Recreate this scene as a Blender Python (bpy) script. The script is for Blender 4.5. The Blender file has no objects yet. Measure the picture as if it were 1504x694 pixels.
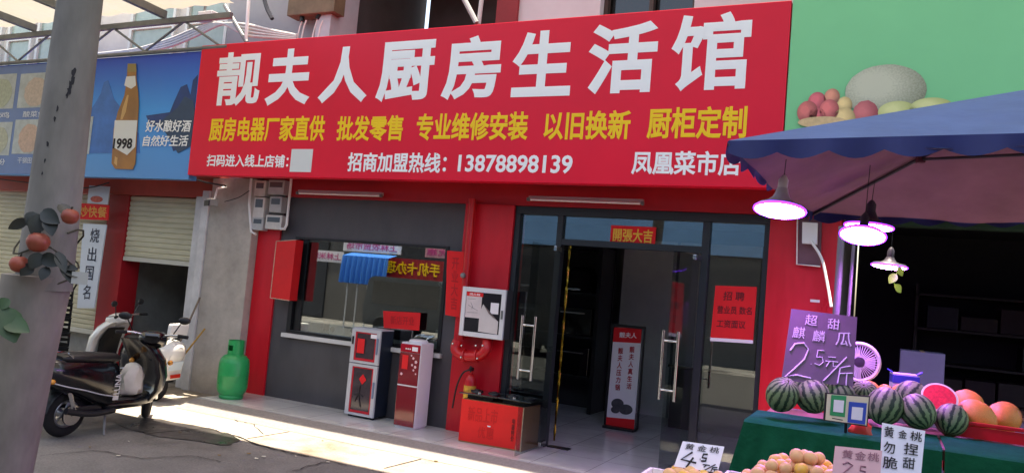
import bpy, bmesh, math, random
from mathutils import Vector, Matrix
random.seed(7)
sc = bpy.context.scene
col = sc.collection
PI = math.pi
R = math.radians

# ------------------------------------------------------------------ camera
YAW, PITCH, ROLL, FL = 0.454, 0.063, 0.087, 1150.0      # surveyed from the facade's lines
CAM = Vector((0, 0, 1.8))
fw = Vector((-math.sin(YAW)*math.cos(PITCH), math.cos(YAW)*math.cos(PITCH), math.sin(PITCH)))
r0 = Vector((math.cos(YAW), math.sin(YAW), 0)); u0 = r0.cross(fw)
rt = math.cos(ROLL)*r0 + math.sin(ROLL)*u0
up = -math.sin(ROLL)*r0 + math.cos(ROLL)*u0
cd = bpy.data.cameras.new('camera'); cam = bpy.data.objects.new('camera', cd); col.objects.link(cam)
cam.matrix_world = Matrix(((rt.x, up.x, -fw.x, CAM.x), (rt.y, up.y, -fw.y, CAM.y), (rt.z, up.z, -fw.z, CAM.z), (0, 0, 0, 1)))
cd.sensor_width = 36; cd.lens = 36*FL/1504; cd.clip_start = .05; cd.clip_end = 3000
sc.camera = cam

# ------------------------------------------------------------------ sky, sun, exposure
w = bpy.data.worlds.new("World"); sc.world = w; w.use_nodes = True
nt = w.node_tree; nt.nodes.clear()
sky = nt.nodes.new('ShaderNodeTexSky'); sky.sky_type = 'NISHITA'; sky.sun_disc = False
sky.sun_elevation = R(86); sky.sun_rotation = 0; sky.dust_density = 3.0; sky.air_density = 1.2
bg = nt.nodes.new('ShaderNodeBackground'); bg.inputs[1].default_value = 0.15
wo = nt.nodes.new('ShaderNodeOutputWorld')
nt.links.new(sky.outputs[0], bg.inputs[0]); nt.links.new(bg.outputs[0], wo.inputs[0])
sl = bpy.data.lights.new('sun', 'SUN'); sl.energy = 4.5; sl.angle = R(.5); sl.color = (1, .95, .86)
so = bpy.data.objects.new('sun', sl); col.objects.link(so); so.rotation_euler = (-math.asin(.062), math.asin(.0), 0); so.location = (0, 0, 30)
vs = sc.view_settings
vs.view_transform = 'Standard'; vs.look = 'None'; vs.gamma = 1; vs.use_curve_mapping = False
vs.exposure = 1.68
vs.use_white_balance = True; vs.white_balance_temperature = 7500; vs.white_balance_tint = 13
sc.render.filter_size = 1.9
sc.render.engine = 'CYCLES'
try:
    sc.cycles.use_denoising = True
    sc.cycles.max_bounces = 8; sc.cycles.transparent_max_bounces = 16
    sc.cycles.caustics_reflective = False; sc.cycles.caustics_refractive = False
    sc.cycles.sample_clamp_indirect = 6
except Exception: pass

# ------------------------------------------------------------------ survey helpers
def ray(px, py): return fw*FL + rt*(px-752) - up*(py-347)
def at(px, py, Y):
    d = ray(px, py); return CAM + d*((Y-CAM.y)/d.y)
def gz(px, py, z):
    d = ray(px, py); return CAM + d*((z-CAM.z)/d.z)
def dep(px, py, D): return CAM + ray(px, py)*(D/FL)
def sizeat(npx, D): return npx*D/FL

# ------------------------------------------------------------------ materials
def lin(c):
    def f(v):
        v /= 255.
        return v/12.92 if v <= .04045 else ((v+.055)/1.055)**2.4
    return (f(c[0]), f(c[1]), f(c[2]), 1)
MATS = {}
def mat(name, rgb, rough=.5, metal=0., var=0., scale=4., bump=0., coat=0., spec=.5, bscale=None, stretch=None, rvar=0., detail=4):
    if name in MATS: return MATS[name]
    m = bpy.data.materials.new(name); m.use_nodes = True
    t = m.node_tree; b = t.nodes['Principled BSDF']
    c = lin(rgb)
    b.inputs['Roughness'].default_value = rough; b.inputs['Metallic'].default_value = metal
    b.inputs['Specular IOR Level'].default_value = spec
    b.inputs['Coat Weight'].default_value = coat; b.inputs['Coat Roughness'].default_value = .08
    b.inputs['Base Color'].default_value = c
    if var or bump or rvar:
        tc = t.nodes.new('ShaderNodeTexCoord'); mp = t.nodes.new('ShaderNodeMapping')
        if stretch: mp.inputs['Scale'].default_value = stretch
        t.links.new(tc.outputs['Object'], mp.inputs[0])
        n = t.nodes.new('ShaderNodeTexNoise'); n.inputs['Scale'].default_value = scale; n.inputs['Detail'].default_value = detail; n.inputs['Roughness'].default_value = .65
        t.links.new(mp.outputs[0], n.inputs['Vector'])
        if var:
            rp = t.nodes.new('ShaderNodeValToRGB')
            rp.color_ramp.elements[0].position = .3; rp.color_ramp.elements[1].position = .7
            rp.color_ramp.elements[0].color = tuple(max(0, v*(1-var)) for v in c[:3])+(1,)
            rp.color_ramp.elements[1].color = tuple(min(1, v*(1+var)) for v in c[:3])+(1,)
            t.links.new(n.outputs[0], rp.inputs[0]); t.links.new(rp.outputs[0], b.inputs['Base Color'])
        if rvar:
            mr = t.nodes.new('ShaderNodeMapRange'); mr.inputs[1].default_value = .3; mr.inputs[2].default_value = .7
            mr.inputs[3].default_value = max(0.02, rough-rvar); mr.inputs[4].default_value = min(1, rough+rvar)
            t.links.new(n.outputs[0], mr.inputs[0]); t.links.new(mr.outputs[0], b.inputs['Roughness'])
        if bump:
            n2 = t.nodes.new('ShaderNodeTexNoise'); n2.inputs['Scale'].default_value = bscale or scale*6; n2.inputs['Detail'].default_value = 5
            t.links.new(mp.outputs[0], n2.inputs['Vector'])
            bp = t.nodes.new('ShaderNodeBump'); bp.inputs['Strength'].default_value = bump; bp.inputs['Distance'].default_value = .02
            t.links.new(n2.outputs[0], bp.inputs['Height']); t.links.new(bp.outputs[0], b.inputs['Normal'])
    MATS[name] = m; return m
def emis(name, rgb, strength):
    m = bpy.data.materials.new(name); m.use_nodes = True; b = m.node_tree.nodes['Principled BSDF']
    b.inputs['Base Color'].default_value = lin(rgb); b.inputs['Emission Color'].default_value = lin(rgb); b.inputs['Emission Strength'].default_value = strength
    return m
def glass(name, tint=(.8, .85, .84), refl=1.0, base=.0, rough=0.):
    m = bpy.data.materials.new(name); m.use_nodes = True; t = m.node_tree; t.nodes.clear()
    o = t.nodes.new('ShaderNodeOutputMaterial'); mx = t.nodes.new('ShaderNodeMixShader')
    tr = t.nodes.new('ShaderNodeBsdfTransparent'); tr.inputs[0].default_value = (*tint, 1)
    gl = t.nodes.new('ShaderNodeBsdfGlossy'); gl.inputs['Roughness'].default_value = rough; gl.inputs[0].default_value = (.95, 1, .98, 1)
    lw = t.nodes.new('ShaderNodeLayerWeight'); lw.inputs[0].default_value = .5
    pw = t.nodes.new('ShaderNodeMath'); pw.operation = 'POWER'; pw.inputs[1].default_value = 4
    t.links.new(lw.outputs['Facing'], pw.inputs[0])
    ma = t.nodes.new('ShaderNodeMath'); ma.operation = 'MULTIPLY_ADD'; ma.use_clamp = True
    ma.inputs[1].default_value = refl; ma.inputs[2].default_value = base
    t.links.new(pw.outputs[0], ma.inputs[0]); t.links.new(ma.outputs[0], mx.inputs[0])
    t.links.new(tr.outputs[0], mx.inputs[1]); t.links.new(gl.outputs[0], mx.inputs[2]); t.links.new(mx.outputs[0], o.inputs[0])
    return m
def mix_translucent(name, rgb, fac):
    m = bpy.data.materials.new(name); m.use_nodes = True; t = m.node_tree
    b = t.nodes['Principled BSDF']; b.inputs['Base Color'].default_value = lin(rgb); b.inputs['Roughness'].default_value = .6
    o = [n for n in t.nodes if n.type == 'OUTPUT_MATERIAL'][0]
    tl = t.nodes.new('ShaderNodeBsdfTranslucent'); tl.inputs[0].default_value = lin(rgb)
    mx = t.nodes.new('ShaderNodeMixShader'); mx.inputs[0].default_value = fac
    t.links.new(b.outputs[0], mx.inputs[1]); t.links.new(tl.outputs[0], mx.inputs[2]); t.links.new(mx.outputs[0], o.inputs[0])
    return m

def tile_mat(name, rgb, grout, size, rough):
    m = bpy.data.materials.new(name); m.use_nodes = True; t = m.node_tree; b = t.nodes['Principled BSDF']
    tc = t.nodes.new('ShaderNodeTexCoord'); br = t.nodes.new('ShaderNodeTexBrick')
    br.offset = 0; br.inputs['Scale'].default_value = 1; br.inputs['Brick Width'].default_value = size; br.inputs['Row Height'].default_value = size
    br.inputs['Mortar Size'].default_value = .004
    c = lin(rgb)
    br.inputs['Color1'].default_value = c; br.inputs['Color2'].default_value = tuple(v*.9 for v in c[:3])+(1,); br.inputs['Mortar'].default_value = lin(grout)
    t.links.new(tc.outputs['Object'], br.inputs[0])
    n = t.nodes.new('ShaderNodeTexNoise'); n.inputs['Scale'].default_value = 3; n.inputs['Detail'].default_value = 6
    t.links.new(tc.outputs['Object'], n.inputs[0])
    mx = t.nodes.new('ShaderNodeMix'); mx.data_type = 'RGBA'; mx.blend_type = 'MULTIPLY'; mx.inputs[0].default_value = .5
    t.links.new(br.outputs[0], mx.inputs[6]); t.links.new(n.outputs[0], mx.inputs[7])
    rp = t.nodes.new('ShaderNodeBrightContrast'); rp.inputs[1].default_value = 0.1
    t.links.new(mx.outputs[2], rp.inputs[0]); t.links.new(rp.outputs[0], b.inputs['Base Color'])
    b.inputs['Roughness'].default_value = rough
    return m
def ground_mat(name, c0, c1, stain, rough=.8):
    m = bpy.data.materials.new(name); m.use_nodes = True; t = m.node_tree; b = t.nodes['Principled BSDF']
    tc = t.nodes.new('ShaderNodeTexCoord')
    def noise(s, d=8, r=.65):
        n = t.nodes.new('ShaderNodeTexNoise'); n.inputs['Scale'].default_value = s; n.inputs['Detail'].default_value = d; n.inputs['Roughness'].default_value = r
        t.links.new(tc.outputs['Object'], n.inputs[0]); return n
    def ramp(src, p0, a, p1, bb):
        r = t.nodes.new('ShaderNodeValToRGB'); r.color_ramp.elements[0].position = p0; r.color_ramp.elements[1].position = p1
        r.color_ramp.elements[0].color = a; r.color_ramp.elements[1].color = bb; t.links.new(src, r.inputs[0]); return r
    n1, n2, n3 = noise(.9), noise(45, 3), noise(.55, 6, .6)
    a = ramp(n1.outputs[0], .35, lin(c0), .68, lin(c1))
    f = ramp(n2.outputs[0], .3, (.62, .62, .62, 1), .7, (1, 1, 1, 1))
    s = ramp(n3.outputs[0], .50, (1, 1, 1, 1), .66, lin(stain))
    m1 = t.nodes.new('ShaderNodeMix'); m1.data_type = 'RGBA'; m1.blend_type = 'MULTIPLY'; m1.inputs[0].default_value = 1
    m2 = t.nodes.new('ShaderNodeMix'); m2.data_type = 'RGBA'; m2.blend_type = 'MULTIPLY'; m2.inputs[0].default_value = 1
    t.links.new(a.outputs[0], m1.inputs[6]); t.links.new(f.outputs[0], m1.inputs[7])
    t.links.new(m1.outputs[2], m2.inputs[6]); t.links.new(s.outputs[0], m2.inputs[7])
    t.links.new(m2.outputs[2], b.inputs['Base Color'])
    rr = ramp(n3.outputs[0], .5, (rough,)*3+(1,), .7, (rough*.55,)*3+(1,)); t.links.new(rr.outputs[0], b.inputs['Roughness'])
    bp = t.nodes.new('ShaderNodeBump'); bp.inputs['Strength'].default_value = .5; bp.inputs['Distance'].default_value = .01
    t.links.new(n2.outputs[0], bp.inputs['Height']); t.links.new(bp.outputs[0], b.inputs['Normal'])
    return m

# ------------------------------------------------------------------ mesh helpers
ORG = {}
class MB:
    def __init__(s): s.bm = bmesh.new()
    def face(s, pts):
        return s.bm.faces.new([s.bm.verts.new(p) for p in pts])
    def box(s, c, size, rz=0, bev=0, rot=None):
        M = Matrix.Translation(c) @ (rot.to_4x4() if rot is not None else Matrix.Rotation(rz, 4, 'Z')) @ Matrix.Diagonal((*size, 1))
        g = bmesh.ops.create_cube(s.bm, size=1, matrix=M)
        if bev:
            es = list({e for v in g['verts'] for e in v.link_edges})
            bmesh.ops.bevel(s.bm, geom=es, offset=bev, segments=2, affect='EDGES', profile=.6)
        return s
    def bx(s, x0, x1, y0, y1, z0, z1, bev=0):
        return s.box(((x0+x1)/2, (y0+y1)/2, (z0+z1)/2), (abs(x1-x0), abs(y1-y0), abs(z1-z0)), bev=bev)
    def rings(s, rings, cap=True, closed=True):
        vs = [[s.bm.verts.new(p) for p in r] for r in rings]
        n = len(vs[0])
        for a, b in zip(vs, vs[1:]):
            for i in range(n if closed else n-1):
                s.bm.faces.new((a[i], a[(i+1) % n], b[(i+1) % n], b[i]))
        if cap and closed:
            s.bm.faces.new(vs[0][::-1]); s.bm.faces.new(vs[-1])
        return s
    def tube(s, pts, r, seg=8, r1=None, cap=True):
        pts = [Vector(p) for p in pts]; out = []
        n = len(pts); prev = None
        for i, p in enumerate(pts):
            d = (pts[min(i+1, n-1)]-pts[max(i-1, 0)]).normalized()
            if prev is None:
                a = Vector((0, 0, 1)) if abs(d.z) < .9 else Vector((1, 0, 0))
                prev = d.cross(a).normalized()
            x = (prev - d*prev.dot(d)).normalized(); y = d.cross(x); prev = x
            rr = r if r1 is None else r+(r1-r)*i/max(1, n-1)
            out.append([p+(x*math.cos(2*PI*k/seg)+y*math.sin(2*PI*k/seg))*rr for k in range(seg)])
        return s.rings(out, cap)
    def lathe(s, prof, o=(0, 0, 0), seg=24, M=None, cap=True):
        o = Vector(o)
        rs = []
        for r, z in prof:
            ring = [Vector((max(r, 1e-4)*math.cos(2*PI*k/seg), max(r, 1e-4)*math.sin(2*PI*k/seg), z)) for k in range(seg)]
            rs.append([(M @ v if M is not None else v)+o for v in ring])
        return s.rings(rs, cap)
    def ball(s, c, rad, seg=16, M=None):
        if not hasattr(rad, '__len__'): rad = (rad,)*3
        T = Matrix.Translation(c) @ (M.to_4x4() if M is not None else Matrix.Identity(4)) @ Matrix.Diagonal((*rad, 1))
        bmesh.ops.create_uvsphere(s.bm, u_segments=seg, v_segments=max(6, seg*2//3), radius=1, matrix=T)
        return s
    def prism(s, pts, vec):
        vec = Vector(vec); pts = [Vector(p) for p in pts]
        return s.rings([pts, [p+vec for p in pts]])
    def loft(s, secs, seg=18):
        # secs along local X: (x, zc, halfwidth, halfheight, power)
        rs = []
        for x, zc, hw, hh, e in secs:
            ring = []
            for k in range(seg):
                a = 2*PI*k/seg; ca, sa = math.cos(a), math.sin(a)
                ring.append(Vector((x, hw*math.copysign(abs(ca)**(2/e), ca), zc+hh*math.copysign(abs(sa)**(2/e), sa))))
            rs.append(ring)
        return s.rings(rs)
    def build(s, name, m, parent=None, smooth=False, local=False):
        bm = s.bm
        bmesh.ops.recalc_face_normals(bm, faces=bm.faces)
        if parent is not None: org = ORG.get(parent.name, Vector((0, 0, 0)))
        elif local: org = Vector((0, 0, 0))
        else:
            xs = [v.co for v in bm.verts]
            org = Vector(((min(v.x for v in xs)+max(v.x for v in xs))/2, (min(v.y for v in xs)+max(v.y for v in xs))/2, min(v.z for v in xs)))
        for v in bm.verts: v.co -= org
        me = bpy.data.meshes.new(name); bm.to_mesh(me); bm.free()
        if smooth:
            for p in me.polygons: p.use_smooth = True
            try: me.set_sharp_from_angle(angle=R(40))
            except Exception: pass
        me.materials.append(m)
        o = bpy.data.objects.new(name, me); col.objects.link(o)
        if parent is not None: o.parent = parent
        else: o.location = org
        ORG[o.name] = org.copy()
        return o
def tag(o, label=None, cat=None, group=None, kind=None):
    if label: o['label'] = label
    if cat: o['category'] = cat
    if group: o['group'] = group
    if kind: o['kind'] = kind
    return o
def thing(name, loc, label, cat, group=None, rz=0, local=False):
    o = bpy.data.objects.new(name, None); o.empty_display_size = .1; col.objects.link(o)
    o.location = loc; o.rotation_euler = (0, 0, rz)
    ORG[o.name] = Vector((0, 0, 0)) if local else Vector(loc)
    return tag(o, label, cat, group)
def copy_tree(o, parent=None):
    c = o.copy(); col.objects.link(c)
    if parent is not None: c.parent = parent
    for ch in list(o.children): copy_tree(ch, c)
    return c
def setup(o, loc, label=None, rz=None, group=None):
    o.location = loc
    if rz is not None: o.rotation_euler = (0, 0, rz)
    if label: o['label'] = label
    if group: o['group'] = group
    return o

# ------------------------------------------------------------------ writing
TC = {}
def glyphs(s, bold, spacing=1.0, align='LEFT', line=1.0):
    k = (s, bold, spacing, line)
    if k in TC: return TC[k]
    cu = bpy.data.curves.new('writing', 'FONT'); cu.body = s; cu.size = 1; cu.resolution_u = 3
    cu.extrude = .01; cu.bevel_depth = bold; cu.bevel_resolution = 0; cu.space_character = spacing; cu.space_line = line
    cu.align_x = align
    ob = bpy.data.objects.new('writing', cu); col.objects.link(ob)
    dg = bpy.context.evaluated_depsgraph_get(); dg.update()
    me = bpy.data.meshes.new_from_object(ob.evaluated_get(dg))
    vs_ = [v.co.copy() for v in me.vertices]; fs = [tuple(p.vertices) for p in me.polygons]
    bpy.data.objects.remove(ob); bpy.data.curves.remove(cu); bpy.data.meshes.remove(me)
    x0 = min(v.x for v in vs_); x1 = max(v.x for v in vs_); y0 = min(v.y for v in vs_); y1 = max(v.y for v in vs_)
    zz = max(1e-6, max(abs(v.z) for v in vs_))
    vs_ = [Vector(((v.x-x0)/(x1-x0), (v.y-y0)/(y1-y0), v.z/zz)) for v in vs_]
    TC[k] = (vs_, fs); return TC[k]
def bil(q, u, v):      # q = TL,TR,BR,BL ; v up
    return q[3]*(1-u)*(1-v)+q[2]*u*(1-v)+q[1]*u*v+q[0]*(1-u)*v
def put(mb, s, q, bold=.02, th=.003, spacing=1.0, align='LEFT', line=1.0, off=0.0):
    vv, ff = glyphs(s, bold, spacing, align, line)
    q = [Vector(p) for p in q]
    n = (q[1]-q[0]).cross(q[3]-q[0]).normalized()
    if n.dot(CAM-q[0]) < 0: n = -n
    vs_ = [mb.bm.verts.new(bil(q, v.x, v.y)+n*(off+th*(v.z+1)*.5+.001)) for v in vv]
    for f in ff:
        try: mb.bm.faces.new([vs_[i] for i in f])
        except ValueError: pass
    return mb
def sub(q, u0, v0, u1, v1):
    q = [Vector(p) for p in q]
    return [bil(q, u0, v1), bil(q, u1, v1), bil(q, u1, v0), bil(q, u0, v0)]
def rectpx(xl, tl, bl, xr, tr, br, Y):
    a, b, c, d = at(xl, tl, Y), at(xr, tr, Y), at(xr, br, Y), at(xl, bl, Y)
    x0, x1 = (a.x+d.x)/2, (b.x+c.x)/2; z1, z0 = (a.z+b.z)/2, (c.z+d.z)/2
    return [Vector((x0, Y, z1)), Vector((x1, Y, z1)), Vector((x1, Y, z0)), Vector((x0, Y, z0))]
def rect(x0, x1, z0, z1, Y): return [Vector((x0, Y, z1)), Vector((x1, Y, z1)), Vector((x1, Y, z0)), Vector((x0, Y, z0))]
def slab(mb, q, th):       # board whose front is q, thickness backwards
    q = [Vector(p) for p in q]; n = (q[1]-q[0]).cross(q[3]-q[0]).normalized()
    if n.dot(CAM-q[0]) > 0: n = -n
    return mb.prism(q, n*th)
def sheet(mb, q, off=0.002, th=.0015):
    q = [Vector(p) for p in q]; n = (q[1]-q[0]).cross(q[3]-q[0]).normalized()
    if n.dot(CAM-q[0]) < 0: n = -n
    return mb.prism([p+n*off for p in q], n*th)
def strokes(mb, q, lines, r, off=.003):
    q = [Vector(p) for p in q]; n = (q[1]-q[0]).cross(q[3]-q[0]).normalized()
    if n.dot(CAM-q[0]) < 0: n = -n
    for ln in lines:
        mb.tube([bil(q, u, v)+n*off for u, v in ln], r, 6)
    return mb
def disc(mb, q, cu, cv, ru, rv, off, th=.002, seg=28, a0=0, wob=0.):
    q = [Vector(p) for p in q]; n = (q[1]-q[0]).cross(q[3]-q[0]).normalized()
    if n.dot(CAM-q[0]) < 0: n = -n
    pts = [bil(q, cu+ru*math.cos(2*PI*k/seg)*(1+wob*math.sin(3*k)), cv+rv*math.sin(2*PI*k/seg)*(1+wob*math.sin(2*k)))+n*off for k in range(seg)]
    return mb.prism(pts, n*th)

# ------------------------------------------------------------------ palette
M_road = ground_mat('road_concrete', (106, 104, 101), (136, 133, 129), (140, 138, 138))
M_apron = ground_mat('apron_concrete', (168, 160, 148), (200, 192, 178), (185, 176, 165))
M_ramp = mat('ramp_granite', (140, 135, 130), .6, var=.15, scale=30, bump=.15)
M_tile = tile_mat('floor_tile', (212, 214, 214), (120, 120, 118), .6, .18)
M_red = mat('red_panel', (206, 20, 38), .38, var=.12, scale=2.2, spec=.5, rvar=.14, stretch=(2, 2, .5), bump=.02)
M_redsign = mat('sign_red', (236, 10, 50), .45, var=.06, scale=.7, spec=.35, bump=.14, bscale=1.3)
M_grey = mat('grey_panel', (74, 72, 76), .45, var=.16, scale=2.2, bump=.04, rvar=.12, stretch=(1.5, 1, .6))
M_blackframe = mat('black_frame', (22, 24, 27), .35)
M_white = mat('white_paint', (232, 230, 228), .5, var=.03)
M_ink = mat('black_ink', (24, 20, 26), .7)
M_letterw = mat('white_letter', (250, 250, 250), .5)
M_lettery = mat('yellow_letter', (255, 208, 8), .5)
M_steel = mat('brushed_steel', (215, 215, 215), .22, 1.0)
M_chrome = mat('chrome', (225, 225, 228), .08, 1.0)
M_conc = mat('concrete', (174, 166, 158), .85, var=.2, scale=2.5, bump=.25)
M_concp = mat('pole_concrete', (120, 117, 110), .85, var=.36, scale=3, bump=.3, stretch=(1, 1, .4))
M_plaster = mat('plaster', (196, 192, 184), .85, var=.14, scale=1.2, bump=.1)
M_wallw = mat('white_wall', (208, 206, 210), .8, var=.06, scale=1.5)
M_metalgrey = mat('grey_metal', (120, 122, 122), .5, .3, var=.15, scale=6)
M_black = mat('black_plastic', (18, 18, 20), .45)
M_blackgloss = mat('black_gloss', (8, 9, 12), .12, coat=1)
M_rubber = mat('rubber', (20, 20, 21), .85, var=.2, scale=20)
M_paperred = mat('red_paper', (226, 24, 30), .75, var=.04, scale=6)
M_paper = mat('white_paper', (236, 232, 236), .8, var=.03, scale=6)
M_gold = mat('gold', (214, 170, 60), .25, 1.0)
M_goldink = mat('gold_ink', (236, 190, 60), .5)
M_shutter = mat('shutter_cream', (206, 200, 172), .55, var=.14, scale=1.6, stretch=(.5, 1, 2.5))
M_dark = mat('dark_goods', (26, 26, 28), .4, var=.3, scale=8)
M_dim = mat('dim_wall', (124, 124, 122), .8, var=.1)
M_glass = glass('shop_glass', (.72, .78, .77), .8, .24)
M_glassdoor = glass('door_glass', (.74, .78, .78), .5, .03)
M_glassside = glass('side_glass', (.74, .78, .77), .6, .12)
M_green = mat('cylinder_green', (18, 150, 84), .35, var=.12, scale=5, rvar=.1)
M_blue = mat('sign_blue', (38, 96, 190), .4)

# ================================================================== SETTING
g = MB(); g.face([(-400, -400, -.1), (400, -400, -.1), (400, 400, -.1), (-400, 400, -.1)]); tag(g.build('road', M_road), kind='structure')
g = MB(); g.face([(-14, 6.55, -.096), (3.0, 6.4, -.096), (3.0, 8.4, -.096), (-14, 8.6, -.096)]); tag(g.build('pavement', M_apron), kind='structure')
g = MB(); g.prism([(-8.05, 7.57, 0), (-8.05, 7.24, -.092), (-8.05, 7.57, -.092)], (7.15, 0, 0)); tag(g.build('kerb', M_ramp), kind='structure')
g = MB(); g.bx(-8.05, -.9, 7.572, 12.6, -.09, 0); tag(g.build('shop_floor', M_tile), kind='structure')
g = MB(); g.bx(-.88, 5.5, 8.2, 12.6, -.092, -.02); tag(g.build('side_floor', M_conc), kind='structure')
g = MB(); g.face([(-60, -5.2, -.094), (40, -5.2, -.094), (40, 2.2, -.094), (-60, 2.2, -.094)]); tag(g.build('bounce_cut_sheet', mat('bounce_cut_dark', (62, 61, 60), .9, var=.2, scale=3, bump=.2)), kind='structure')  # unseen dark sheet added to cut light bounced up from the street
# damp patch, drain cover and the long crack on the street
rnd = random.Random(3)
M_wet = mat('wet_patch', (60, 57, 55), .38, var=.3, scale=3, spec=.5, rvar=.22)
g = MB(); c = gz(262, 632, -.1)
g.face([(c.x+(.75+.25*rnd.random())*math.cos(a)*1.0, c.y+(.8+.3*rnd.random())*math.sin(a)*.34, -.092) for a in [2*PI*k/22 for k in range(22)]])
tag(g.build('puddle', M_wet), kind='structure')
M_crack = mat('crack_dark', (38, 34, 32), .95)
def crack(pts, wd):
    g = MB(); L = [gz(a, b, -.0905) for a, b in pts]
    P = []
    for i in range(len(L)-1):
        for k in range(5):
            p = L[i].lerp(L[i+1], k/5); P.append(p+Vector((rnd.uniform(-.02, .02), rnd.uniform(-.02, .02), 0)))
    for i in range(len(P)-1):
        d = (P[i+1]-P[i]).normalized(); n = Vector((-d.y, d.x, 0)); w1 = wd*rnd.uniform(.3, 1); w2 = wd*rnd.uniform(.3, 1)
        g.face([P[i]-n*w1, P[i+1]-n*w2, P[i+1]+n*w2, P[i]+n*w1])
    tag(g.build('pavement_crack', M_crack), kind='structure')
crack([(60, 668), (140, 660), (210, 672), (290, 668), (330, 680)], .008)
crack([(330, 606), (350, 618), (372, 622), (392, 640)], .008)
crack([(430, 690), (480, 676), (520, 684)], .009)
crack([(215, 636), (305, 628), (350, 640), (390, 655), (430, 665), (460, 670)], .018)

# ---- kitchen shop building -------------------------------------------------
WY = 8.46
shop = thing('kitchen_shop', (-4.6, WY, 0), 'red and grey kitchen appliance shop front with glass doors and a wide window', 'shop')
WX0, WX1, WZ0, WZ1 = -7.45, -4.98, .90, 2.225      # window opening
g = MB()
g.bx(-7.72, WX0, WY, WY+.2, 0, 2.766); g.bx(WX1, -4.77, WY, WY+.2, 0, 2.766)
g.bx(WX0, WX1, WY, WY+.2, 0, WZ0); g.bx(WX0, WX1, WY, WY+.2, WZ1, 2.766)
g.build('wall', M_grey, shop)
MB().bx(-8.12, -7.72, 8.43, 8.75, 0, 2.766, .004).build('pillar', M_red, shop)
MB().bx(-4.77, -4.10, 8.40, 8.75, 0, 2.766, .004).build('pillar', M_red, shop)
MB().bx(-1.15, -.47, 8.38, 8.75, 0, 2.766, .004).build('pillar', M_red, shop)
MB().bx(-8.12, -.47, 8.42, 8.75, 2.768, 3.02).build('beam', mat('beam_red', (176, 24, 34), .45, var=.08), shop)
MB().bx(-8.6, -.6, 7.86, 8.75, 3.022, 3.05).build('soffit', mat('soffit_red', (176, 30, 36), .5, var=.1), shop)
# window
g = MB()
for x0, x1, z0, z1 in ((WX0, WX0+.07, WZ0, WZ1), (WX1-.05, WX1, WZ0, WZ1), (WX0+.07, WX1-.05, WZ0, WZ0+.04), (WX0+.07, WX1-.05, WZ1-.035, WZ1)):
    g.bx(x0, x1, WY-.015, WY+.09, z0, z1, .004)
g.bx(WX0+.085, WX0+.19, WY+.03, WY+.07, WZ0+.04, WZ1-.035)
wf = g.build('window', M_blackframe, shop)
MB().bx(WX0+.19, WX1-.05, WY+.045, WY+.053, WZ0+.04, WZ1-.035).build('pane', M_glass, wf)
MB().bx(WX0-.03, WX1+.04, WY-.07, WY-.003, WZ0-.06, WZ0-.005, .005).build('sill', mat('sill_stone', (205, 205, 205), .4, var=.05), wf)
# entrance: frame, sidelights, transom, two leaves standing open
DX0, DX1, HZ, TZ = -4.10, -1.15, 2.33, 2.72
m1, m2 = -3.51, -1.81
g = MB()
for x0, x1 in ((DX0, DX0+.07), (m1-.035, m1+.035), (m2-.04, m2+.04), (DX1-.06, DX1)): g.bx(x0, x1, 8.44, 8.55, 0, TZ-.05, .004)
g.bx(DX0, DX1, 8.435, 8.555, TZ-.05, 2.765, .004); g.bx(m1+.035, m2-.04, 8.445, 8.545, HZ, HZ+.07)
g.bx(DX0+.07, m1-.035, 8.46, 8.53, 0, .05); g.bx(m2+.04, DX1-.06, 8.46, 8.53, 0, .05)
df = g.build('entrance', mat('door_frame', (34, 40, 44), .35), shop)
for x0, x1, z0, z1 in ((DX0+.07, m1-.035, .05, TZ-.05), (m2+.04, DX1-.06, .05, TZ-.05), (m1+.035, m2-.04, HZ+.07, TZ-.05)):
    MB().bx(x0, x1, 8.49, 8.498, z0, z1).build('sidelight' if z0 < 1 else 'transom', M_glassside, df)
def leaf(hx, hy, ex, ey, hx1, side):
    d = (Vector((ex, ey, 0))-Vector((hx, hy, 0))); L = d.length; d.normalize(); n = Vector((-d.y, d.x, 0))
    rot = math.atan2(d.y, d.x); mid = Vector((hx, hy, 0))+d*L/2
    lf = MB().box(mid+Vector((0, 0, 1.16)), (L, .011, 2.26), rot).build('door', M_glassdoor, shop)
    for hz_ in (.055, 2.27): MB().box(Vector((hx, hy, 0))+d*.09+Vector((0, 0, hz_)), (.17, .035, .055), rot, .004).build('hinge', M_steel, lf)
    b = Vector((hx, hy, 0))+d*(L-.075)
    g = MB()
    for s in (-1, 1):
        p = b+n*s*.075
        g.tube([p+Vector((0, 0, .82)), p+Vector((0, 0, 1.50))], .016, 12)
    for z in (.92, 1.40): g.tube([b-n*.075+Vector((0, 0, z)), b+n*.075+Vector((0, 0, z))], .011, 10)
    g.build('handle', M_chrome, lf, True)
    return lf
leaf(m1+.04, 8.43, -3.455, 7.6, 0, 1)
leaf(m2-.05, 8.43, -1.925, 7.60, 0, 1)
MB().box((-3.33, 8.53, .006), (.26, .1, .012)).build('floor_spring', mat('spring_cover', (60, 60, 60), .4, .6), shop)
# interior shell
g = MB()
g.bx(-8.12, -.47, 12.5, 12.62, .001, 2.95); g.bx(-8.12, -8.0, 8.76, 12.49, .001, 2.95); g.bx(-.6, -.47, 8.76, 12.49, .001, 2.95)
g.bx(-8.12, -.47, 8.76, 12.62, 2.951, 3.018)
g.build('interior_wall', M_dim, shop)

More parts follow.
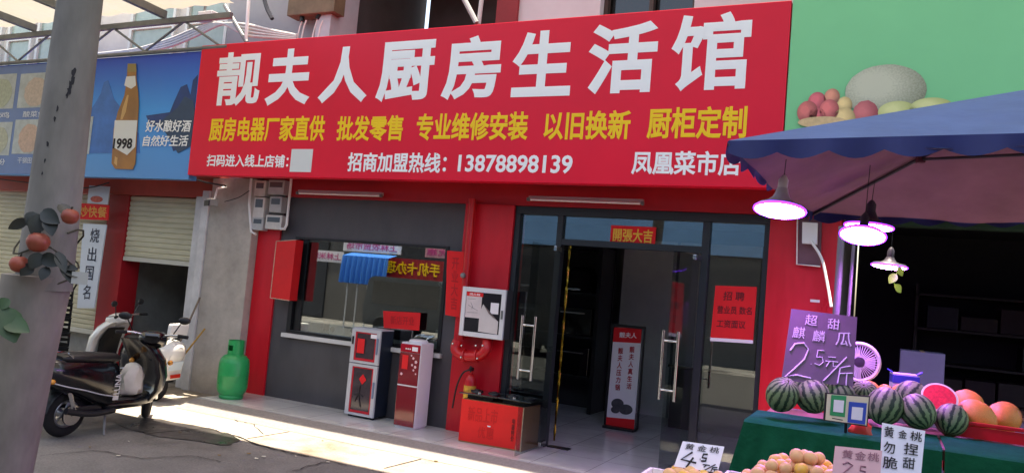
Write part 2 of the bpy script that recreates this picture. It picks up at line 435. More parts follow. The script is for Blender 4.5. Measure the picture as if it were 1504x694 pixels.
# ---- main sign --------------------------------------------------------------
SY = 7.70
sx0, sx1, sz0, sz1 = -8.82, -.995, 2.94, 4.762
sign = thing('shop_sign', (-4.9, SY, sz0), 'long bright red shop sign board with white and yellow Chinese lettering', 'sign')
MB().bx(sx0, sx1, SY, SY+.15, sz0, sz1, .006).build('panel', M_redsign, sign)
g = MB(); g.bx(sx0-.01, sx1+.005, SY+.152, SY+.19, sz1-.06, sz1+.015)
for k in range(9):
    x = sx0+.4+k*.9; g.bx(x-.02, x+.02, SY+.19, SY+.76, sz1-.12, sz1-.08)
g.build('bracket', M_metalgrey, sign)
g = MB()
for ch, xl, xr, t, b in (('靓', 318.4, 383.2, 76.5, 155.5), ('夫', 392, 457.6, 72, 154.6), ('人', 470, 541.6, 69, 151), ('厨', 555, 637.3, 60.6, 149), ('房', 651, 736, 53, 146), ('生', 752.7, 840.5, 45.4, 141.7), ('活', 864, 965, 33.7, 137.4), ('馆', 986, 1102, 19.4, 133)):
    sl_ = .035*(xr-xl)
    put(g, ch, rectpx(xl, t+sl_*.5, b+.3, xr, t-sl_*.5, b-.3, SY), .024 if ch in '靓馆' else .034)
g.build('lettering', M_letterw, sign)
for s, xl, tl, bl, xr, tr, br in (('厨房电器厂家直供', 308, 173, 208.5, 477, 169, 207), ('批发零售', 495, 170.5, 207.5, 592, 169, 207), ('专业维修安装', 612, 167, 207, 776, 163.5, 206), ('以旧换新', 799, 164.5, 206, 926, 161, 205), ('厨柜定制', 951, 159, 205, 1097, 154, 203)):
    g = MB(); put(g, s, rectpx(xl, tl, bl, xr, tr, br, SY), .026); g.build('lettering', M_lettery, sign)
for s, xl, tl, bl, xr, tr, br in (('扫码进入线上店铺：', 304, 227, 245, 424, 227, 246), ('招商加盟热线：', 511, 224, 253, 656, 224, 254), ('13878898139', 673, 228, 253, 841, 227, 254.5), ('凤凰菜市店', 928, 223, 257, 1088, 220, 258)):
    g = MB(); put(g, s, rectpx(xl, tl, bl, xr, tr, br, SY), .024); g.build('lettering', M_letterw, sign)
g = MB(); sheet(g, rectpx(427, 219, 252.5, 458.5, 219, 252.5, SY)); g.build('code_card', mat('card', (220, 222, 220), .6), sign)

# ---- green sign -------------------------------------------------------------
gs = thing('fruit_sign', (1.4, SY, 2.92), 'green fruit shop sign board printed with melons and a basket of fruit', 'sign')
MB().bx(-.985, 4.2, SY+.01, SY+.15, 2.94, 5.6, .004).build('panel', mat('sign_green', (122, 210, 146), .4, var=.05, scale=.7, bump=.05, bscale=1.6), gs)
Q = rectpx(1160, 80, 190, 1400, 70, 190, SY+.008)
def px2q(px, py):
    p = at(px, py, SY+.008); return ((p.x-Q[0].x)/(Q[1].x-Q[0].x), (p.z-Q[3].z)/(Q[0].z-Q[3].z))
def printed(name, c_hi, c_lo, scale=9, var=.12):
    if name in MATS: return MATS[name]
    m = bpy.data.materials.new(name); m.use_nodes = True; t = m.node_tree; b = t.nodes['Principled BSDF']; b.inputs['Roughness'].default_value = .45
    tc = t.nodes.new('ShaderNodeTexCoord'); mp = t.nodes.new('ShaderNodeMapping'); mp.inputs['Location'].default_value = (-.36, 0, -.62); mp.vector_type = 'POINT'
    gr = t.nodes.new('ShaderNodeTexGradient'); gr.gradient_type = 'SPHERICAL'
    t.links.new(tc.outputs['Generated'], mp.inputs[0]); t.links.new(mp.outputs[0], gr.inputs[0])
    n = t.nodes.new('ShaderNodeTexNoise'); n.inputs['Scale'].default_value = scale; n.inputs['Detail'].default_value = 3; t.links.new(tc.outputs['Object'], n.inputs[0])
    ad = t.nodes.new('ShaderNodeMath'); ad.operation = 'MULTIPLY_ADD'; ad.inputs[1].default_value = var*2; t.links.new(n.outputs[0], ad.inputs[0]); t.links.new(gr.outputs[0], ad.inputs[2])
    rp = t.nodes.new('ShaderNodeValToRGB'); e = rp.color_ramp.elements; e[0].position = .28+var; e[0].color = lin(c_lo); e[1].position = .9+var; e[1].color = lin(c_hi)
    t.links.new(ad.outputs[0], rp.inputs[0]); t.links.new(rp.outputs[0], b.inputs['Base Color']); MATS[name] = m; return m
def fruit(name, m, px, py, rx, ry, lay, wob=0.):
    u, v = px2q(px, py); ru = rx/240; rv = ry/110
    g = MB(); disc(g, Q, u, v, ru, rv, .002+lay*.003, .002, 32, 0, wob); return g.build(name, m, gs)
M_net = printed('printed_melonc', (206, 206, 180), (122, 128, 100), 60, .22)
fruit('printed_basket', mat('printed_wicker', (222, 190, 140), .5, var=.15, scale=20), 1208, 180, 38, 8, 6)
fruit('printed_melon', M_net, 1300, 134, 59, 37, 1, .006)
for px, py, r, c in ((1186, 165, 16, (205, 92, 84)), (1200, 150, 14, (214, 84, 92)), (1222, 143, 12, (214, 130, 100)), (1218, 162, 15, (218, 96, 92)), (1240, 155, 12, (228, 190, 120)), (1200, 172, 13, (222, 120, 100)), (1240, 176, 17, (226, 130, 120))):
    fruit('printed_plum', printed('plum%d' % px, tuple(min(255, v+34) for v in c), tuple(int(v*.62) for v in c), 14, .16), px, py, r, r, 3 if py < 160 else 4)
fruit('printed_pear', printed('printed_pearc', (226, 124, 124), (140, 48, 60), 12), 1271, 168, 19, 19, 3, .03)
fruit('printed_gourd', printed('printed_gourdc', (228, 230, 160), (156, 170, 84), 12), 1318, 165, 28, 15, 4)
fruit('printed_gourd', printed('printed_gourdc', (228, 230, 160), (156, 170, 84), 12), 1368, 158, 30, 13, 4)

# ---- blue sign at left ------------------------------------------------------
def grad_mat(name, cols, axis, a, b, rough=.4):
    m = bpy.data.materials.new(name); m.use_nodes = True; t = m.node_tree; bs = t.nodes['Principled BSDF']; bs.inputs['Roughness'].default_value = rough
    tc = t.nodes.new('ShaderNodeTexCoord'); sp = t.nodes.new('ShaderNodeSeparateXYZ'); mr = t.nodes.new('ShaderNodeMapRange'); rp = t.nodes.new('ShaderNodeValToRGB')
    t.links.new(tc.outputs['Object'], sp.inputs[0]); t.links.new(sp.outputs[axis], mr.inputs[0]); mr.inputs[1].default_value = a; mr.inputs[2].default_value = b
    t.links.new(mr.outputs[0], rp.inputs[0])
    for i, (p, c) in enumerate(cols):
        if i < 2: e = rp.color_ramp.elements[i]; e.position = p
        else: e = rp.color_ramp.elements.new(p)
        e.color = lin(c)
    t.links.new(rp.outputs[0], bs.inputs['Base Color']); return m
BY = 7.74
bs = thing('drinks_sign', (-11.1, BY, 2.88), 'blue sign board printed with a beer bottle, misty mountains and food pictures', 'sign')
MB().bx(-14.6, -8.84, BY, BY+.14, 2.88, 4.70, .004).build('panel', grad_mat('poster_blue', [(0, (84, 150, 214)), (1, (18, 72, 196)), (.55, (50, 156, 236))], 2, 0, 1.8), bs)
g = MB(); slab(g, [p+Vector((0, -.006, 0)) for p in rect(-14.58, -12.05, 2.90, 4.68, BY)], .004); g.build('food_panel', mat('panel_pale', (96, 124, 180), .4, var=.06), bs)
def mtn(pts, c, lay):
    g = MB(); P = [at(a, b, BY)+Vector((0, -.004-.003*lay, 0)) for a, b in pts]
    for p in P: p.x = min(p.x, -8.86); p.z = max(2.9, p.z)
    g.prism(P, (0, .003, 0)); g.build('printed_mountain', mat('mtn%d%d%d' % c, c, .45, var=.2, scale=3), bs)
mtn([(120, 225), (122, 172), (132, 164), (141, 150), (148, 138), (153, 121), (159, 118), (163, 130), (168, 146), (176, 156), (184, 176), (192, 186), (204, 196), (206, 225)], (52, 112, 190), 0)
mtn([(215, 170), (250, 165), (256, 150), (266, 128), (275, 124), (280, 140), (284, 118), (291, 110), (289, 210), (255, 222), (245, 190), (220, 182)], (22, 58, 118), 1)
mtn([(235, 180), (262, 158), (272, 142), (284, 148), (290, 160), (288, 215), (262, 225)], (40, 66, 96), 2)
# bottle print
bp = [(189, 94), (201, 94), (201.5, 115), (204, 135), (205, 155), (203.5, 180), (200, 240), (196, 249), (170, 248), (165, 240), (168, 190), (174, 165), (184, 140), (187, 118)]
g = MB(); g.prism([at(a, b, BY)+Vector((0, -.014, 0)) for a, b in bp], (0, .003, 0)); bt = g.build('printed_bottle', mat('bottle_amber', (158, 106, 44), .3, var=.25, scale=1.6), bs)
def pr(name, pts, m, lay, par):
    g = MB(); g.prism([at(a, b, BY)+Vector((0, -.014-.003*lay, 0)) for a, b in pts], (0, .002, 0)); return g.build(name, m, par)
pr('bottle_sheen', [(188, 140), (190.5, 140), (186, 165), (181, 176), (178, 176), (181, 160)], mat('amber_sheen', (206, 160, 96), .35), 0.5, bt)
pr('bottle_sheen', [(170, 230), (174, 232), (173, 244), (169, 240)], mat('amber_sheen', (206, 160, 96), .35), 0.5, bt)
pr('bottle_cap', [(189, 94), (201, 94), (202, 106), (188, 106)], mat('capgold', (150, 128, 70), .4), 1, bt)
pr('bottle_label', [(170, 177), (203, 177), (200, 216), (188, 228), (167, 216)], mat('label_pale', (226, 226, 222), .5), 1, bt)
pr('bottle_label', [(187, 113), (200, 112), (201, 126), (194, 131), (184, 126)], mat('label_pale', (226, 226, 222), .5), 1, bt)
g = MB(); put(g, '1998', [p+Vector((0, -.019, 0)) for p in rectpx(168, 204, 219, 196, 203, 219, BY)], .03); g.build('lettering', M_ink, bt)
g = MB()
put(g, '好水酿好酒', [at(216, 176, BY-.012), at(282, 176, BY-.012), at(279, 194, BY-.012), at(213, 194, BY-.012)], .02); g.build('lettering', M_letterw, bs); g = MB()
put(g, '自然好生活', [at(212, 199, BY-.012), at(278, 198, BY-.012), at(275, 215, BY-.012), at(209, 215, BY-.012)], .02)
g.build('lettering', M_letterw, bs)
def food(px0, py0, px1, py1, c, cap):
    q = rectpx(px0, py0, py1, px1, py0-1, py1, BY-.008)
    g = MB(); sheet(g, q, 0); ph = g.build('food_picture', mat('foodbg%d' % px0, (176, 186, 190), .4, var=.2, scale=6), bs)
    g = MB(); disc(g, q, .55, .45, .36, .42, .003, .002, 24, 0, .04); g.build('printed_dish', mat('dish%d%d' % (px0, py0), tuple(int(v*.45+205*.55) for v in c), .5, var=.18, scale=22), ph)
    g = MB(); put(g, cap, rectpx(px0+6, py1+5, py1+14, px1-8, py1+5, py1+14, BY-.008), .01); g.build('lettering', mat('cap_white', (214, 222, 236), .5), ph)
food(28, 108, 74, 158, (176, 140, 116), '酸菜鱼')
food(20, 176, 62, 226, (188, 126, 92), '干锅田鸡')
food(-22, 110, 22, 160, (130, 150, 110), '炒鸡'); food(-28, 180, 16, 228, (150, 160, 120), '米粉')
food(104, 100, 137, 150, (170, 150, 130), '小炒'); food(98, 172, 134, 226, (180, 130, 110), '炖汤')

# ---- snack shop at left -----------------------------------------------------
ns = thing('snack_shop', (-11.5, 8.6, -.1), 'closed snack shop under the blue sign with cream roller shutters', 'shop')
MB().bx(-14.8, -8.86, 8.5, 8.9, 2.72, 3.0).build('beam', mat('orange_beam', (188, 74, 58), .6, var=.15, scale=2), ns)
MB().bx(-11.52, -11.05, 8.56, 8.9, -.1, 2.715, .004).build('pillar', mat('old_red', (176, 26, 36), .5, var=.15, scale=1.5), ns)
MB().bx(-14.8, -8.86, 7.9, 8.9, 3.002, 3.03).build('soffit', mat('soffit_pink', (190, 90, 80), .6, var=.1), ns)
def shutter(x0, x1, z0, z1, y):
    g = MB(); n = int((z1-z0)/.075); prof = []
    for k in range(n):
        z = z0+(z1-z0)*k/n; h = (z1-z0)/n
        prof += [(y, z), (y-.016, z+h*.25), (y-.016, z+h*.75), (y, z+h*.95)]
    g.rings([[Vector((x0, a, b)) for a, b in prof], [Vector((x1, a, b)) for a, b in prof]], False, False)
    s = g.build('shutter', M_shutter, ns)
    MB().bx(x0, x1, y-.03, y+.02, z0-.07, z0-.002, .004).build('bottom_rail', mat('rail_pale', (206, 204, 190), .5), s)
shutter(-14.8, -11.53, .5, 2.715, 8.62)
shutter(-11.04, -9.36, 1.74, 2.715, 8.60)
g = MB(); g.bx(-11.5, -8.9, 10.6, 10.7, -.09, 2.95); g.bx(-11.4, -11.3, 8.92, 10.59, -.09, 2.95); g.bx(-14.8, -11.4, 8.8, 8.9, -.09, .49)
g.build('interior_wall', mat('shed_grey', (150, 148, 142), .8, var=.15), ns)
g = MB(); g.bx(-11.5, -8.9, 8.92, 10.7, 2.955, 2.99); g.build('ceiling', M_dim, ns)
MB().bx(-9.62, -9.3, 9.3, 10.59, -.09, 2.2).build('dark_gap', M_black, ns)  # black box standing in for the dark gap right of the grey wall
# partition column with white trim and pipe between the shops
pc = thing('partition_column', (-8.7, 8.3, -.1), 'grey concrete partition column between the shutter and the red pillar', 'column')
MB().bx(-8.98, -8.13, 8.31, 8.9, -.095, 2.99).build('column', M_conc, pc)
g = MB(); g.bx(-9.34, -9.15, 8.36, 8.75, -.095, 2.72, .01); g.bx(-9.13, -8.99, 8.28, 8.6, -.095, 2.80, .01); g.build('door_jamb', mat('jamb_white', (205, 203, 203), .6, var=.18, scale=3), pc)

# ---- storey above -----------------------------------------------------------
ub = thing('upper_storey', (-6, 8.9, 4.8), 'pale upper storey above the signs with windows and a dark balcony', 'building')
UY = 8.9
M_pane = mat('window_pane', (142, 158, 148), .12, var=.22, scale=1.5, spec=.8)
g = MB(); g.bx(-22, -9.55, UY+.12, UY+.4, 3.0, 9)
g.build('wall', M_plaster, ub)
for k, (x0, x1) in enumerate(((-16.6, -15.7), (-15.5, -14.75), (-14.6, -13.95), (-13.7, -13.0), (-12.05, -10.95), (-10.7, -9.75))):
    z0 = 4.75
    g = MB(); z1 = 6.9
    for a, b, c_, d_ in ((x0, x0+.06, z0, z1), (x1-.06, x1, z0, z1), (x0+.06, x1-.06, z0, z0+.06), (x0+.06, x1-.06, z1-.06, z1), (x0+.06, x1-.06, 5.62, 5.67)): g.bx(a, b, UY+.05, UY+.14, c_, d_)
    wnd = g.build('window', mat('frame_pale', (205, 208, 202), .5), ub)
    MB().bx(x0+.06, x1-.06, UY+.09, UY+.1, z0+.06, z1-.06).build('pane', M_pane, wnd)
g = MB(); g.bx(-9.55, -7.62, UY-.12, UY+.3, 3.05, 9); g.build('wall', mat('grey_render', (150, 152, 156), .8, var=.1, scale=1.2), ub)
MB().bx(-7.62, -7.36, UY-.3, UY+.3, 3.05, 9).build('column', mat('pale_column', (188, 190, 196), .7, var=.08), ub)
g = MB(); g.bx(-7.36, -4.75, UY+2.2, UY+2.3, 3.05, 7); g.bx(-7.36, -4.75, UY, UY+2.2, 3.05, 3.2); g.bx(-7.36, -4.75, UY, UY+2.2, 6.9, 7.0); g.bx(-7.62, -7.5, UY+.31, UY+2.3, 3.05, 7); g.bx(-4.7, -4.6, UY+.31, UY+2.3, 3.05, 7)
for k in range(4): g.bx(-7.36, -4.75, UY+.3+k*.5, UY+.42+k*.5, 6.75, 6.9)
g.bx(-7.36, -4.75, UY+.05, UY+.25, 7.0, 9)
g.build('balcony', mat('balcony_dark', (84, 84, 84), .8, var=.2, scale=2), ub)
MB().bx(-4.75, -4.45, UY-.2, UY+.3, 3.05, 9).build('column', mat('maroon_column', (138, 28, 36), .6, var=.1), ub)
g = MB(); x0, x1 = -3.35, -2.2
g.bx(-4.45, x0, UY-.15, UY+.2, 3.05, 9); g.bx(x1, 6, UY-.15, UY+.2, 3.05, 9); g.bx(x0, x1, UY-.15, UY+.2, 3.05, 5.06); g.bx(x0, x1, UY-.15, UY+.2, 6.4, 9)
g.build('wall', M_wallw, ub)
g = MB(); g.bx(x0, x1, UY+.12, UY+.15, 5.06, 6.4); wn = g.build('window', mat('dark_pane', (30, 26, 24), .1, spec=.8), ub)
g = MB(); g.bx(x0, x1, UY-.02, UY+.08, 5.06, 5.11)
for xx in (x0, (x0+x1)/2, x1-.05): g.bx(xx, xx+.05, UY-.02, UY+.08, 5.11, 6.4)
g.build('frame', mat('brown_frame', (70, 48, 40), .5), wn)
g = MB(); g.bx(-22, 6, UY+.41, UY+.5, 7, 12); g.bx(-22, 6, UY+.5, UY+6, 11.9, 12); g.build('roof', M_conc, ub)
# stay pole of balcony
g = MB(); g.tube([at(676, -12, 8.6), at(700, 34, 8.6)], .035, 8); tag(g.build('stay_rod', mat('stay_grey', (170, 172, 172), .5, .4)), 'pale slanting metal rod above the red sign beside the maroon column', 'rod')
g = MB(); g.tube([at(709, -14, 8.65), at(703, 36, 8.65)], .03, 8); tag(g.build('drain_pipe', mat('stay_white', (205, 205, 205), .5)), 'white upright pipe above the red sign, left of the maroon column', 'pipe')

# ---- market canopy roof at the left, added unseen one over the middle --------------------------------
M_roof = mix_translucent('roof_sheet', (206, 204, 190), .22)
def canopy(x0, x1, y0, y1, z0, z1, label):
    t = thing('canopy_roof', ((x0+x1)/2, y1, z1), label, 'roof')
    g = MB(); n = int((x1-x0)/.25); pts0, pts1 = [], []
    for k in range(n+1):
        x = x0+(x1-x0)*k/n; dz = .03 if k % 2 else 0
        pts0.append(Vector((x, y0, z0+dz))); pts1.append(Vector((x, y1, z1+dz)))
    g.rings([pts0, pts1], False, False); g.build('sheet', M_roof, t)
    g = MB(); x = x0+.3
    while x < x1:
        g.rings([[Vector((x-.04, y0, z0-.12)), Vector((x+.04, y0, z0-.12)), Vector((x+.04, y0, z0-.01)), Vector((x-.04, y0, z0-.01))], [Vector((x-.04, y1, z1-.12)), Vector((x+.04, y1, z1-.12)), Vector((x+.04, y1, z1-.01)), Vector((x-.04, y1, z1-.01))]]); x += 1.5
    g.build('rafter', M_metalgrey, t)
    g = MB()
    g.bx(x0, x1, y1-.06, y1, z1-.22, z1-.14)
    x = x0
    g.tube([(x0, y1-.03, z1-.62), (x1, y1-.03, z1-.62)], .03, 8)
    while x < x1-.2:
        g.tube([(x, y1-.03, z1-.6), (min(x1, x+.75), y1-.03, z1-.2)], .018, 6); g.tube([(min(x1, x+.75), y1-.03, z1-.2), (min(x1, x+1.5), y1-.03, z1-.6)], .018, 6); x += 1.5
    g.build('truss', M_metalgrey, t)
    return t
canopy(-22, -8.35, 1.0, 7.75, 5.6, 5.35, 'pale corrugated canopy roof on grey trusses at the top left over the street')
canopy(-8.2, 7, 2.3, 7.0, 8.6, 8.4, 'unseen corrugated canopy roof added over the middle of the street to block sun')  # added out of view, sized to block sun beside the bright strip

# ---- neighbouring fruit shop, dark inside ----------------------------------
fs = thing('fruit_shop', (2.4, 8.6, -.1), 'dark open fruit shop behind the market stall under the green sign', 'shop')
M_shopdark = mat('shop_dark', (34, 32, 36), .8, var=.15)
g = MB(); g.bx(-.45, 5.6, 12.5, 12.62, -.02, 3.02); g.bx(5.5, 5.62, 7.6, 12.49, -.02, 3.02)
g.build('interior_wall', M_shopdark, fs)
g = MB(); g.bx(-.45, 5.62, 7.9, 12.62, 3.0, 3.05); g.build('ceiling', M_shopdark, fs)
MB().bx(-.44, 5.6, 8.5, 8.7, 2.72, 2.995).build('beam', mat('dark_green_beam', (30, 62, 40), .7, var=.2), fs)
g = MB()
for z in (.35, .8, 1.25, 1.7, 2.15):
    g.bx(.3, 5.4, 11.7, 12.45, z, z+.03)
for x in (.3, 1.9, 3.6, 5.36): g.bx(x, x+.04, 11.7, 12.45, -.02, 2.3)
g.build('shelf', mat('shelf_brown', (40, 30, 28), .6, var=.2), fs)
rr = random.Random(12)
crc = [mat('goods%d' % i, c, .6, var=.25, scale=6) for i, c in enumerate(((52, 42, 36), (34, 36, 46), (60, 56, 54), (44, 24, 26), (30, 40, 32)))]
x = .4
for z in (.38, .83, 1.28, 1.73):
    x = .45
    while x < 5.1:
        wd = rr.uniform(.28, .5)
        if rr.random() < .75:
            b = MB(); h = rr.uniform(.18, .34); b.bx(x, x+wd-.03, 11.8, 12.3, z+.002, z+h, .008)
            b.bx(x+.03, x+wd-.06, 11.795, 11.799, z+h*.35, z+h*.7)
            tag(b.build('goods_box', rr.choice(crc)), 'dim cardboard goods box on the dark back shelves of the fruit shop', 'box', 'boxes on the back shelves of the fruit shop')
        x += wd
t = thing('counter', (1.3, 8.6, -.02), 'dim purple grey counter inside the fruit shop behind the melons', 'counter')
MB().bx(.05, 3.2, 8.9, 9.5, -.02, .95, .01).build('cabinet', mat('counter_grey', (96, 92, 110), .6, var=.1), t)
MB().bx(0, 3.25, 8.85, 9.55, .952, .99, .006).build('counter_top', mat('counter_top', (110, 84, 70), .5), t)
t = thing('carton', (.35, 8.9, .99), 'tall blue grey carton on the counter of the dark fruit shop', 'carton')
MB().bx(.12, .52, 8.95, 9.35, .992, 1.5, .006).build('body', mat('carton_bluegrey', (104, 108, 136), .7, var=.08), t)
MB().bx(.30, .34, 8.945, 9.36, 1.501, 1.505).build('tape', mat('tape', (170, 150, 110), .4), t)

# ---- shop interior goods ----------------------------------------------------
def px_board(name, q, label, cat, group=None): return None
sbY = 10.4
t = thing('display_banner', gz(911, 630, 0), 'tall white roll up banner with red head and Chinese lettering inside the doorway', 'banner')
q = [at(902, 480, sbY), at(943, 482, sbY), at(931, 632, sbY), at(889.5, 628, sbY)]
g = MB(); slab(g, q, .012); pn = g.build('panel', mat('banner_white', (236, 232, 232), .6), t)
g = MB(); sheet(g, sub(q, 0, .855, 1, 1), .002); g.build('head', M_paperred, t)
g = MB(); sheet(g, sub(q, 0, 0, 1, .11), .002); g.build('foot', M_paperred, t)
g = MB(); put(g, '靓夫人', sub(q, .22, .90, .84, .955), .02, off=.004); g.build('lettering', M_letterw, t)
g = MB(); put(g, '靓\n夫\n人\n真\n生\n活', sub(q, .62, .40, .80, .82), .02, off=.003, line=1.15); g.build('lettering', mat('red_letter', (180, 24, 34), .6), t); g = MB(); put(g, '靓\n夫\n人\n压\n力\n锅', sub(q, .22, .38, .40, .80), .02, off=.003, line=1.15)
g.build('lettering', mat('red_letter', (180, 24, 34), .6), t)
g = MB(); disc(g, q, .35, .25, .22, .05, .003); disc(g, q, .66, .2, .24, .05, .0055); disc(g, q, .3, .19, .16, .035, .008); g.build('printed_pot', mat('pot_grey', (70, 70, 74), .4, var=.5, scale=9), t)
g = MB(); a, b = q[3], q[2]; g.bx(a.x-.02, b.x+.02, sbY-.1, sbY+.12, .001, .035, .008); g.build('base', M_black, t)
g = MB(); g.bx(a.x-.03, a.x-.008, sbY-.01, sbY+.02, .036, q[0].z+.01); g.bx(b.x+.03, b.x+.055, sbY-.01, sbY+.02, .036, q[0].z+.01); g.bx(a.x-.03, b.x+.055, sbY-.01, sbY+.02, q[0].z+.011, q[0].z+.05); g.build('frame', M_black, t)
# dark shelf with hoods at the left of the doorway, grey panel beyond
t = thing('display_shelf', (-4.6, 11.5, 0), 'dark steel display shelf with rows of appliances just inside the doorway', 'shelf')
g = MB()
for x in (-5.6, -3.98): g.bx(x, x+.06, 11.2, 11.8, .001, 2.5)
for z in (.5, 1.1, 1.75, 2.45): g.bx(-5.54, -3.98, 11.2, 11.8, z, z+.04)
g.build('frame', M_blackframe, t)
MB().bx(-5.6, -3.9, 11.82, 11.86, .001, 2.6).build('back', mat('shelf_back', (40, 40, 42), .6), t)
k = 0
for z, lab in ((1.79, 'black range hood on the top tier of the display shelf'), (1.14, 'black oven on the middle tier of the display shelf'), (.54, 'dark appliance on the lowest tier of the display shelf')):
    for x in (-5.3, -4.45):
        h = thing('range_hood' if z > 1.7 else 'oven', (x+.2, 11.5, z), lab + (', left' if x < -5 else ', right one'), 'appliance', 'appliances on the display shelf')
        if z > 1.7:
            MB().rings([[Vector((x-.2+d*.0, 11.25, z+.002)), Vector((x+.45, 11.25, z+.002)), Vector((x+.45, 11.75, z+.002)), Vector((x-.2, 11.75, z+.002))], [Vector((x-.02, 11.5, z+.4)), Vector((x+.28, 11.5, z+.4)), Vector((x+.28, 11.75, z+.4)), Vector((x-.02, 11.75, z+.4))] ] if False else [[Vector((x-.2, 11.25, z+.002)), Vector((x+.4, 11.25, z+.002)), Vector((x+.4, 11.75, z+.002)), Vector((x-.2, 11.75, z+.002))], [Vector((x-.02, 11.45, z+.4)), Vector((x+.22, 11.45, z+.4)), Vector((x+.22, 11.75, z+.4)), Vector((x-.02, 11.75, z+.4))]]).build('body', M_blackgloss, h)
            MB().bx(x, x+.2, 11.235, 11.249, z+.03, z+.06).build('button_strip', M_steel, h)
        else:
            MB().bx(x-.2, x+.4, 11.28, 11.75, z+.002, z+.42, .01).build('body', M_blackgloss, h)
            MB().bx(x-.1, x+.3, 11.24, 11.26, z+.33, z+.35).build('handle', M_steel, h)
t = thing('partition_screen', (-3.0, 12.0, 0), 'pale grey partition screen at the back of the kitchen shop', 'partition')
MB().bx(-3.86, -1.75, 12.05, 12.15, .001, 2.7).build('panel', mat('panel_grey', (226, 228, 222), .5, var=.06), t)
MB().bx(-3.0, -2.96, 12.03, 12.049, .001, 2.7).build('joint', M_metalgrey, t)
t = thing('base_cabinet', (-2.3, 11.4, 0), 'low dark cabinet with a worktop standing behind the roll up banner', 'cabinet')
MB().bx(-2.75, -1.0, 11.2, 11.8, .001, .85, .008).build('body', mat('cab_dark', (44, 36, 36), .4), t)
MB().bx(-2.8, -.95, 11.15, 11.85, .852, .89, .004).build('worktop', M_blackgloss, t)
# gold garland by the hinge of the left door leaf
rr = random.Random(5); g = MB(); pts = []
a, b = at(838, 352, 8.75), at(820, 598, 8.75)
g2 = MB(); rs = []
b = Vector((a.x, a.y, .03))
for k in range(61):
    p = a.lerp(b, k/60); tw = .25*math.sin(k*.8)+rr.uniform(-.25, .25); wd_ = .013+rr.uniform(-.003, .003); dx, dy = math.cos(tw)*wd_, math.sin(tw)*wd_
    rs.append([p+Vector((-dx, -dy, 0)), p+Vector((dy*.25, -dx*.25, 0)), p+Vector((dx, dy, 0)), p+Vector((-dy*.25, dx*.25, 0))])
g2.rings(rs)
tag(g2.build('foil_strip', mat('gold_foil', (196, 158, 60), .25, 1.0)), 'thin crumpled gold foil strip running down the left side of the doorway', 'foil strip')
# low display goods inside the window
t = thing('window_counter', (-6.2, 8.95, 0), 'white counter top close behind the shop window', 'counter')
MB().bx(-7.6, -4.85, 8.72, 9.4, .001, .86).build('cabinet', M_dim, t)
MB().bx(-7.65, -4.82, 8.70, 9.45, .862, .90, .006).build('counter_top', M_white, t)
def at_in(px, Y, z): p = at(px, 470, Y); return Vector((p.x, Y, z))
for i, (px, wd, h, lab) in enumerate(((452, .40, .17, 'white rounded steamer box at the left behind the window'), (505, .3, .16, 'white boxy cooker in the middle behind the window'), (535, .26, .19, 'white tall cooker behind the silver cabinet in the window'))):
    p = at_in(px, 8.95, .902)
    s = thing('cooker', p, lab, 'cooker', 'cookers in the window')
    MB().box(p+Vector((0, 0, h/2)), (wd, .3, h), 0, .05).build('body', mat('enamel', (235, 233, 228), .3), s, True)
    g = MB(); g.lathe([(.001, -.004), (.035, -.002), (.035, .012), (.001, .014)], p+Vector((-.06, -.155, h*.55)), 16, Matrix.Rotation(PI/2, 3, 'X')); g.build('dial', M_metalgrey, s, True)
for i, (px, lab) in enumerate(((648, 'white jar with a dark band at the right corner of the window'), )):
    p = at_in(px, 8.8, .902); s = thing('jar', p, lab, 'jar')
    MB().lathe([(.07, 0), (.085, .02), (.085, .2), (.06, .23), (.06, .25)], p, 20).build('body', mat('enamel', (235, 233, 228), .3), s, True)
    MB().lathe([(.0865, .12), (.0865, .14)], p, 20, None, False).build('band', M_ink, s, True)

# ---- papers and plaques on the front ---------------------------------------
def paper(name, q, m, label, cat='poster', th=.0015, off=.003):
    g = MB(); sheet(g, q, off, th); return tag(g.build(name, m), label, cat)
def written(parent, items, m, off=.006):
    for s, q, bold in items:
        g = MB(); put(g, s, q, bold, .001, off=off); g.build('lettering', m, parent)
q = rectpx(897, 331, 358, 963, 333, 364, 8.487)
o = paper('greeting_plaque', q, M_paperred, 'red and gold plaque with four characters on the glass above the doorway', 'plaque', .006)
written(o, [('開張大吉', sub(q, .06, .18, .94, .86), .02)], M_goldink, .011)
q = [at(1051, 419, 8.48), at(1112, 421, 8.48), at(1106, 504, 8.48), at(1043, 500, 8.48)]
o = paper('notice', q, M_paperred, 'large red handwritten notice on the right glass side panel', 'notice')
M_inkred = mat('ink_on_red', (90, 10, 16), .7)
written(o, [('招 聘', sub(q, .22, .74, .72, .9), .01), ('营业员 数名', sub(q, .1, .50, .92, .64), .01), ('工资面议', sub(q, .12, .25, .8, .39), .01)], M_inkred)
g = MB(); sheet(g, sub(q, 0, 0, 1, .06), .006); g.build('paper_edge', M_paper, o)
q = [at(659, 368, 8.39), at(684, 370, 8.39), at(680, 466, 8.39), at(656, 462, 8.39)]
o = paper('couplet', [Vector((p.x, 8.36, p.z)) for p in q], M_paperred, 'long narrow red vertical paper banner at the right edge of the window', 'banner')
written(o, [('开\n业\n大\n吉', sub([Vector((p.x, 8.36, p.z)) for p in q], .3, .1, .72, .9), .01)], mat('faint_ink', (188, 18, 26), .7))
q = [at(563, 456, 8.43), at(618, 459, 8.43), at(616, 485, 8.43), at(564, 481, 8.43)]
o = paper('notice', q, M_paperred, 'small wide red paper on the lower part of the shop window', 'notice')
written(o, [('新店开业', sub(q, .2, .25, .85, .75), .01)], mat('faint_ink', (188, 18, 26), .7))
